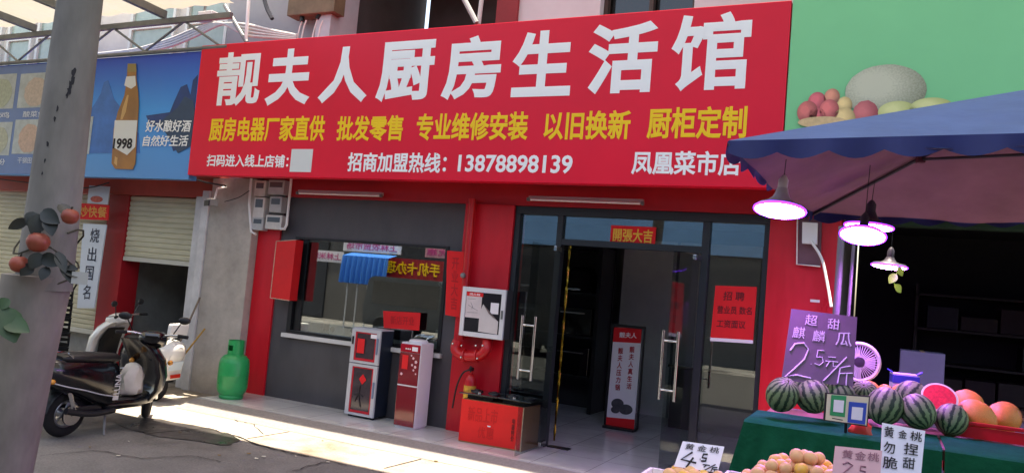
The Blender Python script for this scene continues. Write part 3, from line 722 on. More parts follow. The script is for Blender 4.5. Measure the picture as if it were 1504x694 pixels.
# red board standing off the left pillar
t = thing('red_board', at(415, 440, 8.30), 'blank red board with worn white edges fixed on the left red pillar', 'board')
q = [at(406, 354, 8.27), at(435, 352, 8.27), at(425, 441, 8.27), at(397, 437, 8.27)]
g = MB(); slab(g, q, .15); g.build('panel', mat('board_red', (214, 20, 26), .5, var=.1, scale=3), t)
g = MB(); a, b, c, d = q
g.tube([a, d], .007, 6); g.tube([d, c], .006, 6); g.tube([a, b], .006, 6); g.build('edge', mat('worn_edge', (190, 160, 140), .8, var=.3, scale=20), t)
# decals on glass
M_decal = mat('decal_blue', (70, 100, 160), .5)
# tube lights under the sign
def tube_light(p0, p1, label):
    t = thing('tube_light', (p0+p1)/2, label, 'tube light', 'tube lights under the sign')
    d = p1-p0
    MB().box((p0+p1)/2+Vector((0, .03, .012)), (d.length, .05, .045), 0, .004).build('housing', mat('tube_housing', (190, 176, 172), .5), t)
    MB().tube([p0+Vector((.03, 0, -.012)), p1+Vector((-.03, 0, -.012))], .015, 10).build('tube', mat('tube_white', (238, 232, 228), .35), t, True)
    for p in (p0, p1): MB().box(p+Vector((0, 0, -.012)), (.03, .04, .04), 0, .003).build('end_cap', M_metalgrey, t)
    return t
tube_light(at(437, 282, 8.3), at(560, 286, 8.3), 'white tube light under the red sign above the shop window')
tube_light(at(776, 291, 8.3), at(944, 297, 8.3), 'white tube light under the red sign above the doorway')

# ---- meters, camera, wires ----------------------------------------------------
t = thing('meter_cluster', at(400, 345, 8.36), 'cluster of pale electric meter boxes with conduits above the left red pillar', 'meter boxes')
mY = 8.30
for (x0, y0, x1, y1, m) in ((375, 265, 388, 288, 'm1'), (395, 264, 416, 286, 'm2'), (374, 289, 386, 320, 'm1'), (397, 288, 412, 312, 'm2'), (371, 318, 385, 338, 'm2'), (391, 315, 412, 337, 'm1')):
    a, b = at(x0, y0, mY), at(x1, y1, mY)
    bx_ = MB().bx(a.x, b.x, mY, mY+.11, b.z, a.z, .006).build('meter_box', mat('meter_'+m, (206, 202, 196) if m == 'm1' else (176, 178, 178), .4, var=.12, scale=9), t)
    MB().bx(a.x+.03, b.x-.03, mY-.004, mY-.001, b.z+(a.z-b.z)*.5, a.z-.03).build('window', mat('meter_glass', (90, 96, 98), .15), bx_)
a, b = at(370, 264, 8.42), at(414, 338, 8.42); MB().bx(a.x, b.x, 8.408, 8.428, b.z, a.z).build('backboard', M_dim, t)
g = MB(); g.tube([at(369, 262, mY), at(366, 300, mY), at(369, 340, mY), at(376, 344, mY)], .018, 8); g.build('conduit', M_white, t, True)
g = MB(); g.tube([at(428, 262, mY), at(424, 300, mY), at(421, 330, mY), at(418, 336, mY), at(412, 336, mY)], .018, 8); g.build('conduit', M_white, t, True)
t = thing('security_lamp', at(312, 296, 8.2), 'small floodlight on a bracket under the left end of the red sign', 'floodlight')
p = at(311, 297, 8.15)
MB().box(p, (.2, .12, .1), -.4, .01).build('housing', mat('lamp_grey', (150, 146, 142), .5), t)
MB().box(p+Vector((-.02, -.07, -.02)), (.18, .015, .08), -.4, .004).build('lens', M_black, t)
g = MB(); g.tube([p+Vector((.05, 0, .05)), p+Vector((.06, .02, .2)), p+Vector((.1, .3, .3))], .018, 8); g.build('bracket', M_white, t)
def wire(pts, r, m, label):
    g = MB(); g.tube(pts, r, 6); return tag(g.build('cable', m, None, True), label, 'cable')
def spline(P, n=6):
    P = [Vector(p) for p in P]; out = []
    for i in range(len(P)-1):
        p0, p1, p2, p3 = P[max(i-1, 0)], P[i], P[i+1], P[min(i+2, len(P)-1)]
        for k in range(n):
            t_ = k/n; out.append(.5*((2*p1)+(p2-p0)*t_+(2*p0-5*p1+4*p2-p3)*t_*t_+(3*p1-p0-3*p2+p3)*t_**3))
    return out+[P[-1]]
wire(spline([at(282, 262, 7.9), at(305, 268, 7.9), at(332, 273, 7.9)]), .014, M_black, 'thick black cable under the left corner of the red sign')
wire(spline([at(330, 296, 8.2), at(350, 290, 8.2), at(366, 280, 8.2)]), .006, M_black, 'thin black wire from the floodlight to the meter boxes')
wire(spline([at(0, 263, 8.2), at(40, 268, 8.2), at(120, 276, 8.2), at(160, 268, 8.2)]), .01, M_black, 'sagging dark wire across the top of the cream shutter')
# bundle of white conduits above the blue sign
for k in range(4):
    o_ = k*4
    P = [at(140, 84-o_*.4, 8.5), at(200, 78-o_*.5, 8.45), at(250, 68-o_*.9, 8.4), at(290, 52-o_*.9, 8.35), at(325, 36-o_*.4+k, 8.35), at(360, 36+k*5, 8.35), at(400, 45+k*3.5, 8.4), at(436, 52+k*2, 8.5)]
    g = MB(); g.tube(spline(P), .022, 8); tag(g.build('conduit', mat('conduit_white', (200, 200, 196), .5, var=.1, scale=6), None, True), 'white plastic conduit in the curved bundle above the blue sign', 'conduit', 'bundle of white conduits above the signs')
g = MB(); g.tube([at(330, 8, 8.3), at(362, 62, 8.3)], .03, 8); tag(g.build('strut', M_metalgrey), 'grey slanting steel strut behind the left end of the red sign', 'strut')
g = MB(); g.tube([at(366, -10, 8.3), at(361, 62, 8.3)], .025, 8); tag(g.build('pipe', M_white), 'pale upright pipe crossing the conduits above the red sign', 'pipe')
t = thing('junction_box', at(455, 22, 8.6), 'worn wooden coloured junction box with black cables on the grey wall above the sign', 'junction box')
a, b = at(425, -14, 8.52), at(490, 17, 8.52)
MB().bx(a.x, b.x, 8.52, 8.76, b.z, a.z, .01).build('box', mat('box_tan', (112, 94, 72), .7, var=.25, scale=4), t)
g = MB(); g.tube([at(443, 17, 8.6), at(444, 32, 8.6)], .035, 8); g.tube([at(472, 17, 8.6), at(466, 28, 8.6)], .035, 8); g.build('gland', M_black, t)
g = MB()
for x in (440, 446, 462, 470): g.tube(spline([at(x+4, 30, 8.6), at(x, 42, 8.6), at(x-4, 60, 8.6)]), .012, 6)
g.build('cable', M_white, t)
wire(spline([at(385, -12, 8.4), at(392, 12, 8.4), at(400, 28, 8.4)]), .03, mat('cable_navy', (24, 26, 40), .5), 'thick dark blue cable end hanging on the grey wall above the sign')
t = thing('wall_lamp', at(300, 25, 8.4), 'small white box lamp hanging beside the pale windows above the blue sign', 'lamp')
a, b = at(291, 17, 8.3), at(310, 30, 8.3); MB().bx(a.x, b.x, 8.3, 8.42, b.z, a.z, .01).build('housing', M_white, t)
g = MB(); g.tube([at(300, 18, 8.36), at(303, 2, 8.36)], .02, 8); g.build('bracket', M_metalgrey, t)
t = thing('red_lantern', at(270, 10, 8.0), 'dark red tapered object hanging at the top edge above the blue sign', 'lantern')
g = MB(); c = at(272, -4, 8.0); g.lathe([(.02, -.14), (.1, -.12), (.2, -.02), (.24, .1), (.2, .2), (.05, .24)], c, 20); g.build('body', mat('lantern_red', (140, 20, 26), .5, var=.2), t, True)

# ---- things along the front -------------------------------------------------
# gas cylinder
c = Vector((-7.80, 7.92, 0)); c.z = -.003
t = thing('gas_cylinder', Vector((c.x, c.y, 0)), 'green gas cylinder standing beside the left red pillar', 'gas cylinder')
o3 = Vector((c.x, c.y, 0))
MB().lathe([(.15, .002), (.16, .03), (.15, .05), (.18, .09), (.195, .14), (.197, .30), (.199, .31), (.197, .32), (.195, .46), (.18, .52), (.14, .565), (.09, .585), (.05, .595), (.001, .6)], o3, 32).build('body', M_green, t, True)
g = MB(); seg = 32; rA = .105
vs_ = []
for k in range(seg):
    a = 2*PI*k/seg
    hole = (k % 16) in (5, 6, 7, 8, 9)
    p = lambda z, r: o3+Vector((r*math.cos(a), r*math.sin(a), z))
    vs_.append((a, hole))
for k in range(seg):
    a0, hole = vs_[k]; a1 = 2*PI*(k+1)/seg
    for (z0, z1) in ((.57, .63), (.63, .70), (.70, .765)):
        if hole and z0 == .63: continue
        P = []
        for r in (rA, rA-.008):
            P.append([o3+Vector((r*math.cos(a), r*math.sin(a), z)) for a, z in ((a0, z0), (a1, z0), (a1, z1), (a0, z1))])
        g.rings(P)
g.build('collar', M_green, t)
MB().lathe([(.025, .6), (.025, .66), (.04, .67), (.04, .70), (.012, .71)], o3, 12).build('valve', M_gold, t, True)
c = gz(304, 573, -.09); t = thing('brick_block', (c.x, c.y, -.095), 'small grey concrete block on the ground beside the green gas cylinder', 'block')
MB().box(c+Vector((0, 0, .08)), (.14, .12, .16), .3, .012).build('body', M_conc, t)

# disinfection cabinet
def lbox(q, z0, z1):  # helper
    pass
ca = Vector((-6.10, 8.14, 0)); cb = Vector((-5.665, 8.155, 0)); D, H = .29, 1.10
t = thing('steriliser_cabinet', ca.lerp(cb, .5), 'silver two door steriliser cabinet with red trimmed glass doors in front of the window', 'cabinet')
M_silver = mat('silver_plastic', (198, 200, 204), .35, .2)
MB().bx(ca.x, cb.x, ca.y+.03, ca.y+D, .03, H-.004, .006).build('body', mat('navy_side', (24, 34, 52), .4), t)
MB().bx(ca.x-.002, cb.x+.002, ca.y+.03, ca.y+D-.002, H-.003, H+.012).build('top', M_silver, t)
M_cabglass = glass('cab_glass', (.20, .15, .16), .6, .12)
for z0, z1 in ((.03, .665), (.675, H-.002)):
    g = MB(); x0, x1 = ca.x, cb.x; y0, y1 = ca.y, ca.y+.028
    g.bx(x0, x0+.055, y0, y1, z0, z1); g.bx(x1-.055, x1, y0, y1, z0, z1); g.bx(x0+.055, x1-.055, y0, y1, z0, z0+.03); g.bx(x0+.055, x1-.055, y0, y1, z1-.035, z1)
    d = g.build('door', M_silver, t)
    g = MB(); a0, a1, b0, b1 = x0+.057, x1-.057, z0+.032, z1-.037
    g.bx(a0, a0+.02, y0+.006, y1, b0, b1); g.bx(a1-.02, a1, y0+.006, y1, b0, b1); g.bx(a0+.02, a1-.02, y0+.006, y1, b0, b0+.03); g.bx(a0+.02, a1-.02, y0+.006, y1, b1-.014, b1)
    g.build('red_trim', mat('trim_red', (196, 26, 44), .4), d)
    MB().bx(a0+.02, a1-.02, y0+.012, y0+.016, b0+.03, b1-.014).build('pane', mat('cab_dark_glass', (72, 62, 66), .12, var=.35, scale=4, spec=.7), d)
    g = MB(); g.bx(x1-.04, x1-.02, y0-.018, y0-.001, (z0+z1)/2-.08, (z0+z1)/2+.12, .004); g.build('handle', mat('handle_blue', (130, 150, 176), .3, .4), d)
q = rect(ca.x+.10, ca.x+.21, .80, .98, ca.y); g = MB(); sheet(g, q, .004); g.build('red_tag', M_paperred, t)
g = MB(); cx_, cz_ = (ca.x+cb.x)/2+.01, .48
g.prism([(cx_-.055, ca.y+.002, cz_), (cx_, ca.y+.002, cz_-.065), (cx_+.055, ca.y+.002, cz_), (cx_, ca.y+.002, cz_+.065)], (0, .003, 0)); g.build('red_diamond', M_paperred, t)
g = MB(); cx_ -= .03; g.tube([(cx_, ca.y+.006, .4), (cx_-.01, ca.y+.006, .30), (cx_+.01, ca.y+.006, .22), (cx_+.03, ca.y+.006, .14)], .006, 6); g.tube([(cx_-.08, ca.y+.006, .28), (cx_-.01, ca.y+.006, .3), (cx_+.06, ca.y+.006, .27)], .006, 6); g.tube([(cx_-.06, ca.y+.006, .20), (cx_-.01, ca.y+.006, .3)], .006, 6)
g.build('printed_motif', mat('motif', (26, 16, 18), .5), t)
g = MB()
for x in (ca.x+.05, cb.x-.05):
    for y in (ca.y+.06, ca.y+D-.05): g.bx(x-.02, x+.02, y-.02, y+.02, .001, .029)
g.build('foot', M_black, t)
q = rect(cb.x-.14, cb.x-.05, H-.10, H-.05, ca.y); g = MB(); sheet(g, q, .003); g.build('sticker', M_paper, t)
q = rect(ca.x+.012, ca.x+.04, H-.2, H-.10, ca.y); g = MB(); sheet(g, q, .003); g.build('control_panel', M_black, t)

# water dispenser
da = Vector((-5.285, 8.03, 0)); db = Vector((-5.0, 8.04, 0)); D, H = .31, 1.02
t = thing('water_dispenser', da.lerp(db, .5), 'white water dispenser with glossy dark red front between the cabinet and the carton', 'water dispenser')
M_disp = mat('dispenser_white', (228, 228, 232), .35)
MB().bx(da.x, db.x, da.y+.02, da.y+D, .012, H, .012).build('body', M_disp, t)
M_dred = mat('dispenser_red', (126, 10, 28), .12, coat=1, var=.12, scale=2)
dl = MB().bx(da.x+.006, db.x-.006, da.y, da.y+.018, .03, .50, .004).build('door', M_dred, t)
MB().bx(da.x+.006, db.x-.006, da.y+.001, da.y+.018, .502, .515).build('trim', M_disp, t)
up_ = MB().bx(da.x+.006, db.x-.006, da.y, da.y+.018, .517, .90, .004).build('door', M_dred, t)
cp = MB().bx(da.x+.006, db.x-.006, da.y-.004, da.y+.018, .903, 1.0, .006).build('control_panel', mat('panel_crimson', (170, 16, 40), .25), t)
g = MB()
for k in range(3): g.lathe([(.001, 0), (.009, 0), (.009, .005), (.001, .006)], Vector((da.x+.09+k*.028, da.y-.0045, .945)), 12, Matrix.Rotation(PI/2, 3, 'X'))
g.build('button', M_white, cp)
g = MB(); sheet(g, rect(db.x-.11, db.x-.03, .925, .975, da.y-.004), .002); g.build('sticker', M_paper, cp)
g = MB()
rr = random.Random(4)
for x, z, r in ((.20, .84, .014), (.24, .80, .018), (.19, .76, .013), (.235, .74, .016), (.215, .70, .012), (.05, .64, .016), (.25, .66, .009), (.17, .87, .01)):
    for k in range(5):
        a = 2*PI*k/5; g.lathe([(.001, 0), (r*.55, 0), (r*.5, .001), (.001, .0012)], Vector((da.x+x+r*.6*math.cos(a), da.y-.001, z+r*.6*math.sin(a))), 8, Matrix.Rotation(PI/2, 3, 'X'))
g.build('printed_flower', mat('petal', (232, 190, 196), .4), up_)
g = MB(); sheet(g, rect(da.x+.045, da.x+.13, .70, .87, da.y), .004); g.build('red_tag', M_paperred, t)
MB().lathe([(.115, H), (.12, H+.012), (.105, H+.03), (.06, H+.035), (.001, H+.036)], Vector(((da.x+db.x)/2, da.y+D/2+.02, 0)), 28).build('cover', M_disp, t, True)
MB().bx(da.x+.01, db.x-.01, da.y+.03, da.y+D-.02, .001, .011).build('base', M_white, t)

# hose cabinet and pipes on the middle pillar
hy = 8.20
t = thing('hose_cabinet', at(706, 500, hy), 'white framed fire hose cabinet with papers behind its glass on the middle red pillar', 'fire cabinet')
a, b = at(681, 420, hy), at(735, 499, hy); x0, x1, z0, z1 = a.x-.01, b.x+.02, b.z+.0, a.z
MB().bx(x0+.003, x1-.003, hy+.035, 8.395, z0+.003, z1-.003).build('body', mat('hose_body', (62, 62, 66), .4), t)
g = MB(); fwid = .055
g.bx(x0, x0+fwid, hy, hy+.033, z0, z1, .005); g.bx(x1-fwid, x1, hy, hy+.033, z0, z1, .005); g.bx(x0+fwid+.001, x1-fwid-.001, hy+.001, hy+.032, z0, z0+fwid, .005); g.bx(x0+fwid+.001, x1-fwid-.001, hy+.001, hy+.032, z1-fwid, z1, .005)
dr = g.build('door', mat('door_white', (222, 222, 224), .35), t)
MB().bx(x0+fwid, x1-fwid, hy+.012, hy+.016, z0+fwid, z1-fwid).build('pane', mat('hose_pane', (34, 34, 40), .12, spec=.6), dr)
g = MB(); g.bx(x1-.04, x1-.016, hy-.012, hy-.001, (z0+z1)/2-.05, (z0+z1)/2+.05, .003); g.build('handle', M_metalgrey, dr)
q = rect(x0+.06, x1-.06, z0+.06, z1-.06, hy+.01)
g = MB(); sheet(g, sub(q, 0, .35, .45, .98), .001); pp = g.build('paper', mat('list_paper', (214, 200, 200), .7, var=.08, scale=9), t)
g = MB(); sheet(g, sub(q, 0, .9, .48, 1), .003); g.build('head', M_paperred, pp)
g = MB(); put(g, '消火栓', sub(q, .08, .92, .40, .98), .01, .001, off=.006); g.build('lettering', M_letterw, pp)
g = MB(); strokes(g, sub(q, 0, .35, .45, .98), [[(.1, .75), (.6, .77)], [(.15, .5), (.8, .3)], [(.1, .2), (.8, .22)], [(.3, .62), (.45, .45), (.4, .35)]], .0015, .004); g.build('scribble', M_ink, pp)
g = MB(); P = [bil(q, .42, .02), bil(q, .97, .0), bil(q, .97, .32), bil(q, .50, .72), bil(q, .42, .5)]; g.prism([p+Vector((0, -.004, 0)) for p in P], (0, .002, 0)); g.build('curled_paper', mat('paper_pale', (210, 202, 200), .7, var=.06), t)
g = MB(); P = [bil(q, .97, .33), bil(q, .5, .73), bil(q, .7, .5)]; g.prism([P[0]+Vector((0, -.012, 0)), P[1]+Vector((0, -.006, 0)), P[2]+Vector((0, -.02, 0))], (0, .002, 0)); g.build('curl', mat('paper_brown', (110, 92, 90), .7), t)
g = MB(); sheet(g, sub(q, .72, .5, .95, .78), .002); g.build('paper', M_paper, t)
M_pipe = mat('pipe_red', (196, 26, 32), .35, var=.08)
t = thing('fire_pipe', at(690, 525, 8.3), 'red fire water pipe with flanged bend below the white hose cabinet', 'pipe')
g = MB(); g.tube(spline([at(672, 500, 8.27), at(669, 512, 8.25), at(677, 521, 8.24), at(692, 523, 8.24), at(706, 521, 8.24), at(714, 512, 8.25), at(716, 500, 8.3)]), .062, 14); g.build('bend', M_pipe, t, True)
g = MB()
for pa, pb in (((682, 522), (684, 522)), ((700, 522), (702, 522))): g.tube([at(*pa, 8.24), at(*pb, 8.24)], .078, 14)
g.build('flange', M_pipe, t)
g = MB()
for px, py in ((665, 504), (678, 507), (699, 507), (709, 507), (677, 524), (701, 526)): g.ball(at(px, py, 8.15), .014, 8)
g.build('bolt', M_steel, t, True)
g = MB(); g.tube([at(694, 292, 8.32), at(677, 498, 8.32)], .045, 12); ro = g.build('riser', M_pipe, t, True)
MB().ball(at(680, 404, 8.25), .035, 10).build('valve', M_metalgrey, t, True)
# extinguisher
p = gz(676, 627, 0); p = Vector((-4.42, 8.28, 0))
t = thing('fire_extinguisher', p, 'red fire extinguisher with yellow label standing behind the red carton', 'extinguisher')
p = Vector((p.x, p.y, 0))
MB().lathe([(.068, .002), (.072, .02), (.072, .58), (.06, .63), (.035, .66), (.022, .67), (.022, .70), (.001, .7)], p+Vector((0, 0, .06)), 24).build('body', M_pipe, t, True)
MB().lathe([(.0735, .34), (.0735, .53)], p+Vector((0, 0, .06)), 24, None, False).build('label', mat('label_yellow', (222, 168, 60), .5, var=.25, scale=20), t, True)
g = MB(); g.box(p+Vector((0, 0, .78)), (.035, .05, .04)); g.tube([p+Vector((0, -.01, .80)), p+Vector((.04, -.1, .82))], .01, 8); g.tube([p+Vector((0, -.01, .77)), p+Vector((.04, -.1, .76))], .009, 8); g.build('valve', M_black, t)
g = MB(); g.tube(spline([p+Vector((-.02, -.02, .77)), p+Vector((-.1, -.03, .72)), p+Vector((-.16, -.04, .55)), p+Vector((-.19, -.04, .3))]), .011, 8); g.build('hose', M_black, t, True)
MB().lathe([(.07, .001), (.075, .03), (.075, .06), (.07, .061)], p, 20).build('base', M_black, t)

# carton with red paper, cooktops on top
c0, c1 = Vector((-4.32, 7.93, 0)), Vector((-3.56, 7.98, 0)); dv = Vector((.02, .40, 0)); hC = at(766.7, 598, 7.98).z
t = thing('carton', c0.lerp(c1, .5), 'large brown carton with a handwritten red paper front below the cooktops', 'carton')
g = MB(); P = [c0, c1, c1+dv, c0+dv]; g.prism([p+Vector((0, 0, .002)) for p in P], (0, 0, hC)); g.build('body', mat('cardboard', (158, 116, 72), .8, var=.15, scale=5, bump=.08), t)
q = [c0+Vector((0, 0, hC)), c1+Vector((0, 0, hC)), c1, c0]; q = [v+Vector((0, 0, .003)) for v in q]
g = MB(); sheet(g, sub(q, .0, .03, .985, 1), .003, .002); pf = g.build('red_paper', mat('carton_red', (228, 30, 24), .7, var=.07, scale=5, bump=.06), t)
g = MB(); put(g, '新品上市', sub(q, .12, .52, .6, .86), .006, .001, off=.007); g.build('lettering', mat('faint_red', (206, 24, 20), .7), pf); g = MB(); put(g, '优惠', sub(q, .3, .16, .56, .42), .006, .001, off=.007); g.build('lettering', mat('faint_red', (206, 24, 20), .7), pf)
g = MB(); put(g, '电\n器\n特\n价', sub(q, .83, .2, .88, .72), .01, .001, off=.007); g.build('lettering', mat('ink_brown', (70, 12, 14), .7), pf)
g = MB(); sheet(g, sub(q, .45, .44, .50, .47), .006); g.build('label', M_paper, pf)
g = MB(); e = c1+Vector((0, 0, .004)); g.tube([e+Vector((-.004, -.006, 0)), e+Vector((-.004, -.006, hC))], .007, 6); g.build('torn_edge', mat('torn', (216, 190, 150), .9, var=.3, scale=30), t)
for (u, lab, tw) in ((.22, 'black glass cooktop on the left end of the red carton', .06), (.80, 'black glass cooktop on the right end of the red carton', -.04)):
    p = c0.lerp(c1, u)+dv*.5+Vector((0, 0, hC+.004)); t = thing('gas_cooktop', p, lab, 'cooktop', 'black cooktops on the red carton', rz=tw, local=True)
    MB().bx(-.16, .16, -.13, .13, .002, .055, .006).build('body', M_black, t)
    ggl = MB().bx(-.235, .235, -.2, .2, .056, .070, .004).build('glass_top', M_blackgloss, t)
    for x in (-.11, .11):
        MB().lathe([(.075, .071), (.07, .083), (.035, .086), (.03, .095), (.001, .096)], (x, .02, 0), 20).build('burner', M_metalgrey if False else M_black, t, True)
    g = MB(); g.lathe([(.018, .071), (.018, .09), (.001, .091)], (0, -.15, 0), 14); g.build('knob', M_steel, t, True)

# ---- scooters ---------------------------------------------------------------
def scooter(name, loc, rz, body, label, seatm, rack, back_rest, shield, lean=0.0, steer=.0):
    t = thing(name, loc, label, 'scooter', None, rz, True)
    t.rotation_euler = (lean, 0, rz)
    M_tail = mat('tail_red', (190, 20, 26), .2, coat=1); M_lens = mat('lamp_clear', (220, 224, 228), .08, spec=.8)
    WB = .62
    Rh = Matrix.Translation((-.15, 0, -.01))
    Rs = Matrix.Translation((.40, 0, 0)) @ Matrix.Rotation(steer, 4, 'Z') @ Matrix.Translation((-.40, 0, 0))
    def H(mb):
        for v in mb.bm.verts: v.co = Rs @ (Rh @ v.co)
        return mb
    def S(mb):
        for v in mb.bm.verts: v.co = Rs @ v.co
        return mb
    def wheel(x, st=0.):
        Rz = Matrix.Identity(3)
        def tor(Ro, r, sq, hub=False):
            rs = []
            for k in range(33):
                a = 2*PI*k/32
                rs.append([Rz @ Vector(((Ro+r*math.cos(b))*math.cos(a), r*sq*math.sin(b), (Ro+r*math.cos(b))*math.sin(a)))+Vector((x, 0, .235)) for b in [2*PI*j/10 for j in range(10)]])
            return rs
        g = MB(); g.rings(tor(.18, .055, .85), False); st and S(g); wt = g.build('wheel', M_rubber, t, True)
        g = MB(); MX = Rz @ Matrix.Rotation(PI/2, 3, 'X')
        g.lathe([(.132, -.035), (.138, -.03), (.138, .03), (.132, .035), (.12, .03), (.12, -.03)], (x, 0, .235), 28, MX, False)
        for k in range(5):
            a = 2*PI*k/5; d = Rz @ Vector((math.cos(a), 0, math.sin(a)))
            g.tube([Vector((x, 0, .235))+d*.03, Vector((x, 0, .235))+d*.13], .016, 6)
        g.lathe([(.001, -.05), (.05, -.05), (.055, 0), (.05, .05), (.001, .05)], (x, 0, .235), 20, MX); st and S(g)
        g.build('rim', mat('rim_grey', (140, 140, 144), .35, .7), wt, True)
    wheel(WB+.09, steer); wheel(-WB)
    # rear body
    MB().loft([(-1.02, .69, .05, .06, 2.2), (-.96, .68, .13, .12, 2.4), (-.82, .645, .18, .165, 2.6), (-.60, .60, .20, .20, 2.8), (-.40, .54, .20, .24, 2.8), (-.25, .51, .19, .26, 3), (-.15, .49, .17, .25, 3), (-.12, .48, .14, .22, 3)], 22).build('rear_body', M_sblack if back_rest else body, t, True)
    if back_rest: MB().loft([(-1.04, .68, .06, .07, 2.2), (-.98, .67, .15, .14, 2.4), (-.84, .645, .20, .185, 2.6), (-.66, .62, .215, .205, 2.8), (-.48, .59, .215, .21, 2.8)], 22).build('tail_fairing', body, t, True)
    # floorboard and belly
    MB().loft([(-.32, .30, .10, .05, 3), (-.2, .29, .16, .06, 4), (.15, .29, .165, .05, 4), (.36, .32, .15, .06, 4), (.42, .36, .1, .05, 3)], 18).build('floorboard', body if shield is None else M_black, t, True)
    # leg shield
    rs = []
    for x, z, hw, th in ((.36, .28, .15, .06), (.45, .40, .20, .07), (.455, .56, .235, .08), (.39, .74, .245, .085), (.28, .88, .21, .09), (.18, .96, .15, .08)):
        ring = []
        for k in range(20):
            a = 2*PI*k/20; ca_, sa_ = math.cos(a), math.sin(a)
            y = hw*math.copysign(abs(ca_)**(2/3.2), ca_); xx = x+th*math.copysign(abs(sa_)**.8, sa_)-.10*(y/hw)**2*.9+(.05 if sa_ > 0 else 0)*(1-(y/hw)**2)
            ring.append(Vector((xx, y, z)))
        rs.append(ring)
    MB().rings(rs).build('leg_shield', body, t, True)
    if shield:
        rs = []
        for x, z, hw in ((.28, .36, .12), (.345, .52, .155), (.30, .72, .165), (.19, .88, .13)):
            ring = []
            for k in range(16):
                a = 2*PI*k/16; ring.append(Vector((x+.02*math.sin(a)-.05*(math.cos(a))**2, hw*math.cos(a), z)))
            rs.append(ring)
        MB().rings(rs).build('inner_panel', shield, t, True)
    # front fender
    rs = []
    for k in range(9):
        a = R(20+k*17); c_ = Vector((WB+.09+.25*math.cos(a), 0, .235+.25*math.sin(a)))
        rs.append([c_+Vector((math.cos(a)*.015*math.sin(b), .075*math.cos(b), math.sin(a)*.03*math.sin(b))) for b in [2*PI*j/12 for j in range(12)]])
    S(MB().rings(rs)).build('front_fender', body, t, True)
    rs = []
    for k in range(8):
        a = R(60+k*16); c_ = Vector((-WB+.265*math.cos(a), 0, .235+.265*math.sin(a)))
        rs.append([c_+Vector((math.cos(a)*.015*math.sin(b), .08*math.cos(b), math.sin(a)*.02*math.sin(b))) for b in [2*PI*j/12 for j in range(12)]])
    MB().rings(rs).build('rear_fender', M_black, t, True)
    # fork, swing arm, motor, stand
    g = MB()
    for s in (-1, 1): g.tube([(.40, s*.06, .62), (WB+.09, s*.085, .235)], .02, 8)
    S(g).build('fork', M_steel, t, True)
    g = MB()
    g.box((-.38, .08, .27), (.52, .05, .09), 0, .01); g.box((-.38, -.09, .27), (.52, .05, .09), 0, .01); g.box((-.25, 0, .28), (.26, .14, .14), 0, .02)
    g.build('swing_arm', mat('engine_dark', (44, 44, 48), .45, .4), t)
    g = MB()
    for s in (-1, 1): g.tube([(-.74, s*.12, .58), (-.60, s*.12, .25)], .022, 8)
    g.build('shock_absorber', M_steel, t, True)
    g = MB(); g.tube([(-.22, -.10, .22), (-.3, -.22, .01)], .012, 8); g.build('kick_stand', M_metalgrey, t); g = MB(); g.tube([(-.22, .1, .22), (-.34, .16, .10)], .012, 8); g.build('stand', M_steel, t)
    # seat
    MB().loft([(-.80, .805, .09, .025, 2.6), (-.74, .81, .135, .045, 2.8), (-.5, .80, .145, .05, 2.8), (-.3, .785, .125, .05, 2.8), (-.12, .775, .09, .045, 2.6), (-.08, .77, .06, .03, 2.4)], 18).build('seat', seatm, t, True)
    # headset with lamp
    H(MB().loft([(.20, 1.00, .08, .04, 2.4), (.26, 1.005, .14, .07, 2.6), (.36, .985, .15, .10, 2.6), (.44, .975, .11, .08, 2.4), (.48, .97, .06, .05, 2.2)], 18)).build('headset', body, t, True)
    H(MB().ball((.46, 0, .975), (.045, .08, .06), 16)).build('headlight', M_lens, t, True)
    H(MB().box((.215, 0, 1.04), (.06, .15, .05), 0, .012, rot=Matrix.Rotation(.5, 3, 'Y'))).build('dashboard', M_blackgloss, t)
    hb = H(MB().tube(spline([(.16, -.35, 1.06), (.24, -.2, 1.06), (.30, 0, 1.02), (.24, .2, 1.06), (.16, .35, 1.06)]), .013, 10)).build('handlebar', M_steel, t, True)
    for s in (-1, 1):
        H(MB().tube([(.15, s*.36, 1.06), (.20, s*.26, 1.06)], .02, 10)).build('grip', M_rubber, hb, True)
        g = MB(); g.tube([(.27, s*.2, 1.055), (.32, s*.30, 1.05)], .006, 6); H(g).build('brake_lever', M_chrome, hb, True)
        mr_ = MB(); mr_.tube([(.25, s*.2, 1.06), (.22, s*.27, 1.2)], .007, 6); mr_.ball((.22, s*.30, 1.23), (.02, .065, .042), 14)
        H(mr_).build('mirror', M_black, t, True)
    if not back_rest: MB().ball((-.985, 0, .68), (.06, .095, .065), 16).build('tail_light', M_tail, t, True)
    g = MB(); g.box((-.985, 0, .50), (.012, .2, .12), 0, .003, rot=Matrix.Rotation(-.3, 3, 'Y')); pl_ = g.build('number_plate', mat('plate_blue' if rack is False else 'plate_green', (206, 220, 226) if rack is False else (40, 140, 110), .4), t)
    g = MB(); g.box((-.90, 0, .55), (.16, .12, .02), 0, .004, rot=Matrix.Rotation(.7, 3, 'Y')); g.build('plate_bracket', M_black, t)
    for s in (-1, 1):
        MB().tube(spline([(-.96, s*.13, .60), (-.80, s*.187, .55), (-.6, s*.205, .50), (-.40, s*.205, .44), (-.22, s*.197, .40)]), .007, 6).build('side_trim', M_silver, t, True)
        S(MB().ball((.40, s*.20, .70), (.045, .03, .03), 12)).build('turn_signal', mat('amber_lens', (226, 150, 60), .15), t, True)
        MB().ball((-.93, s*.15, .60), (.03, .03, .025), 12).build('turn_signal', mat('amber_lens', (226, 150, 60), .15), t, True)
        H(MB().tube(spline([(.24, s*.16, 1.05), (.34, s*.12, 1.0), (.42, s*.05, .86), (.40, 0, .74)]), .006, 6)).build('brake_cable', M_black, t, True)
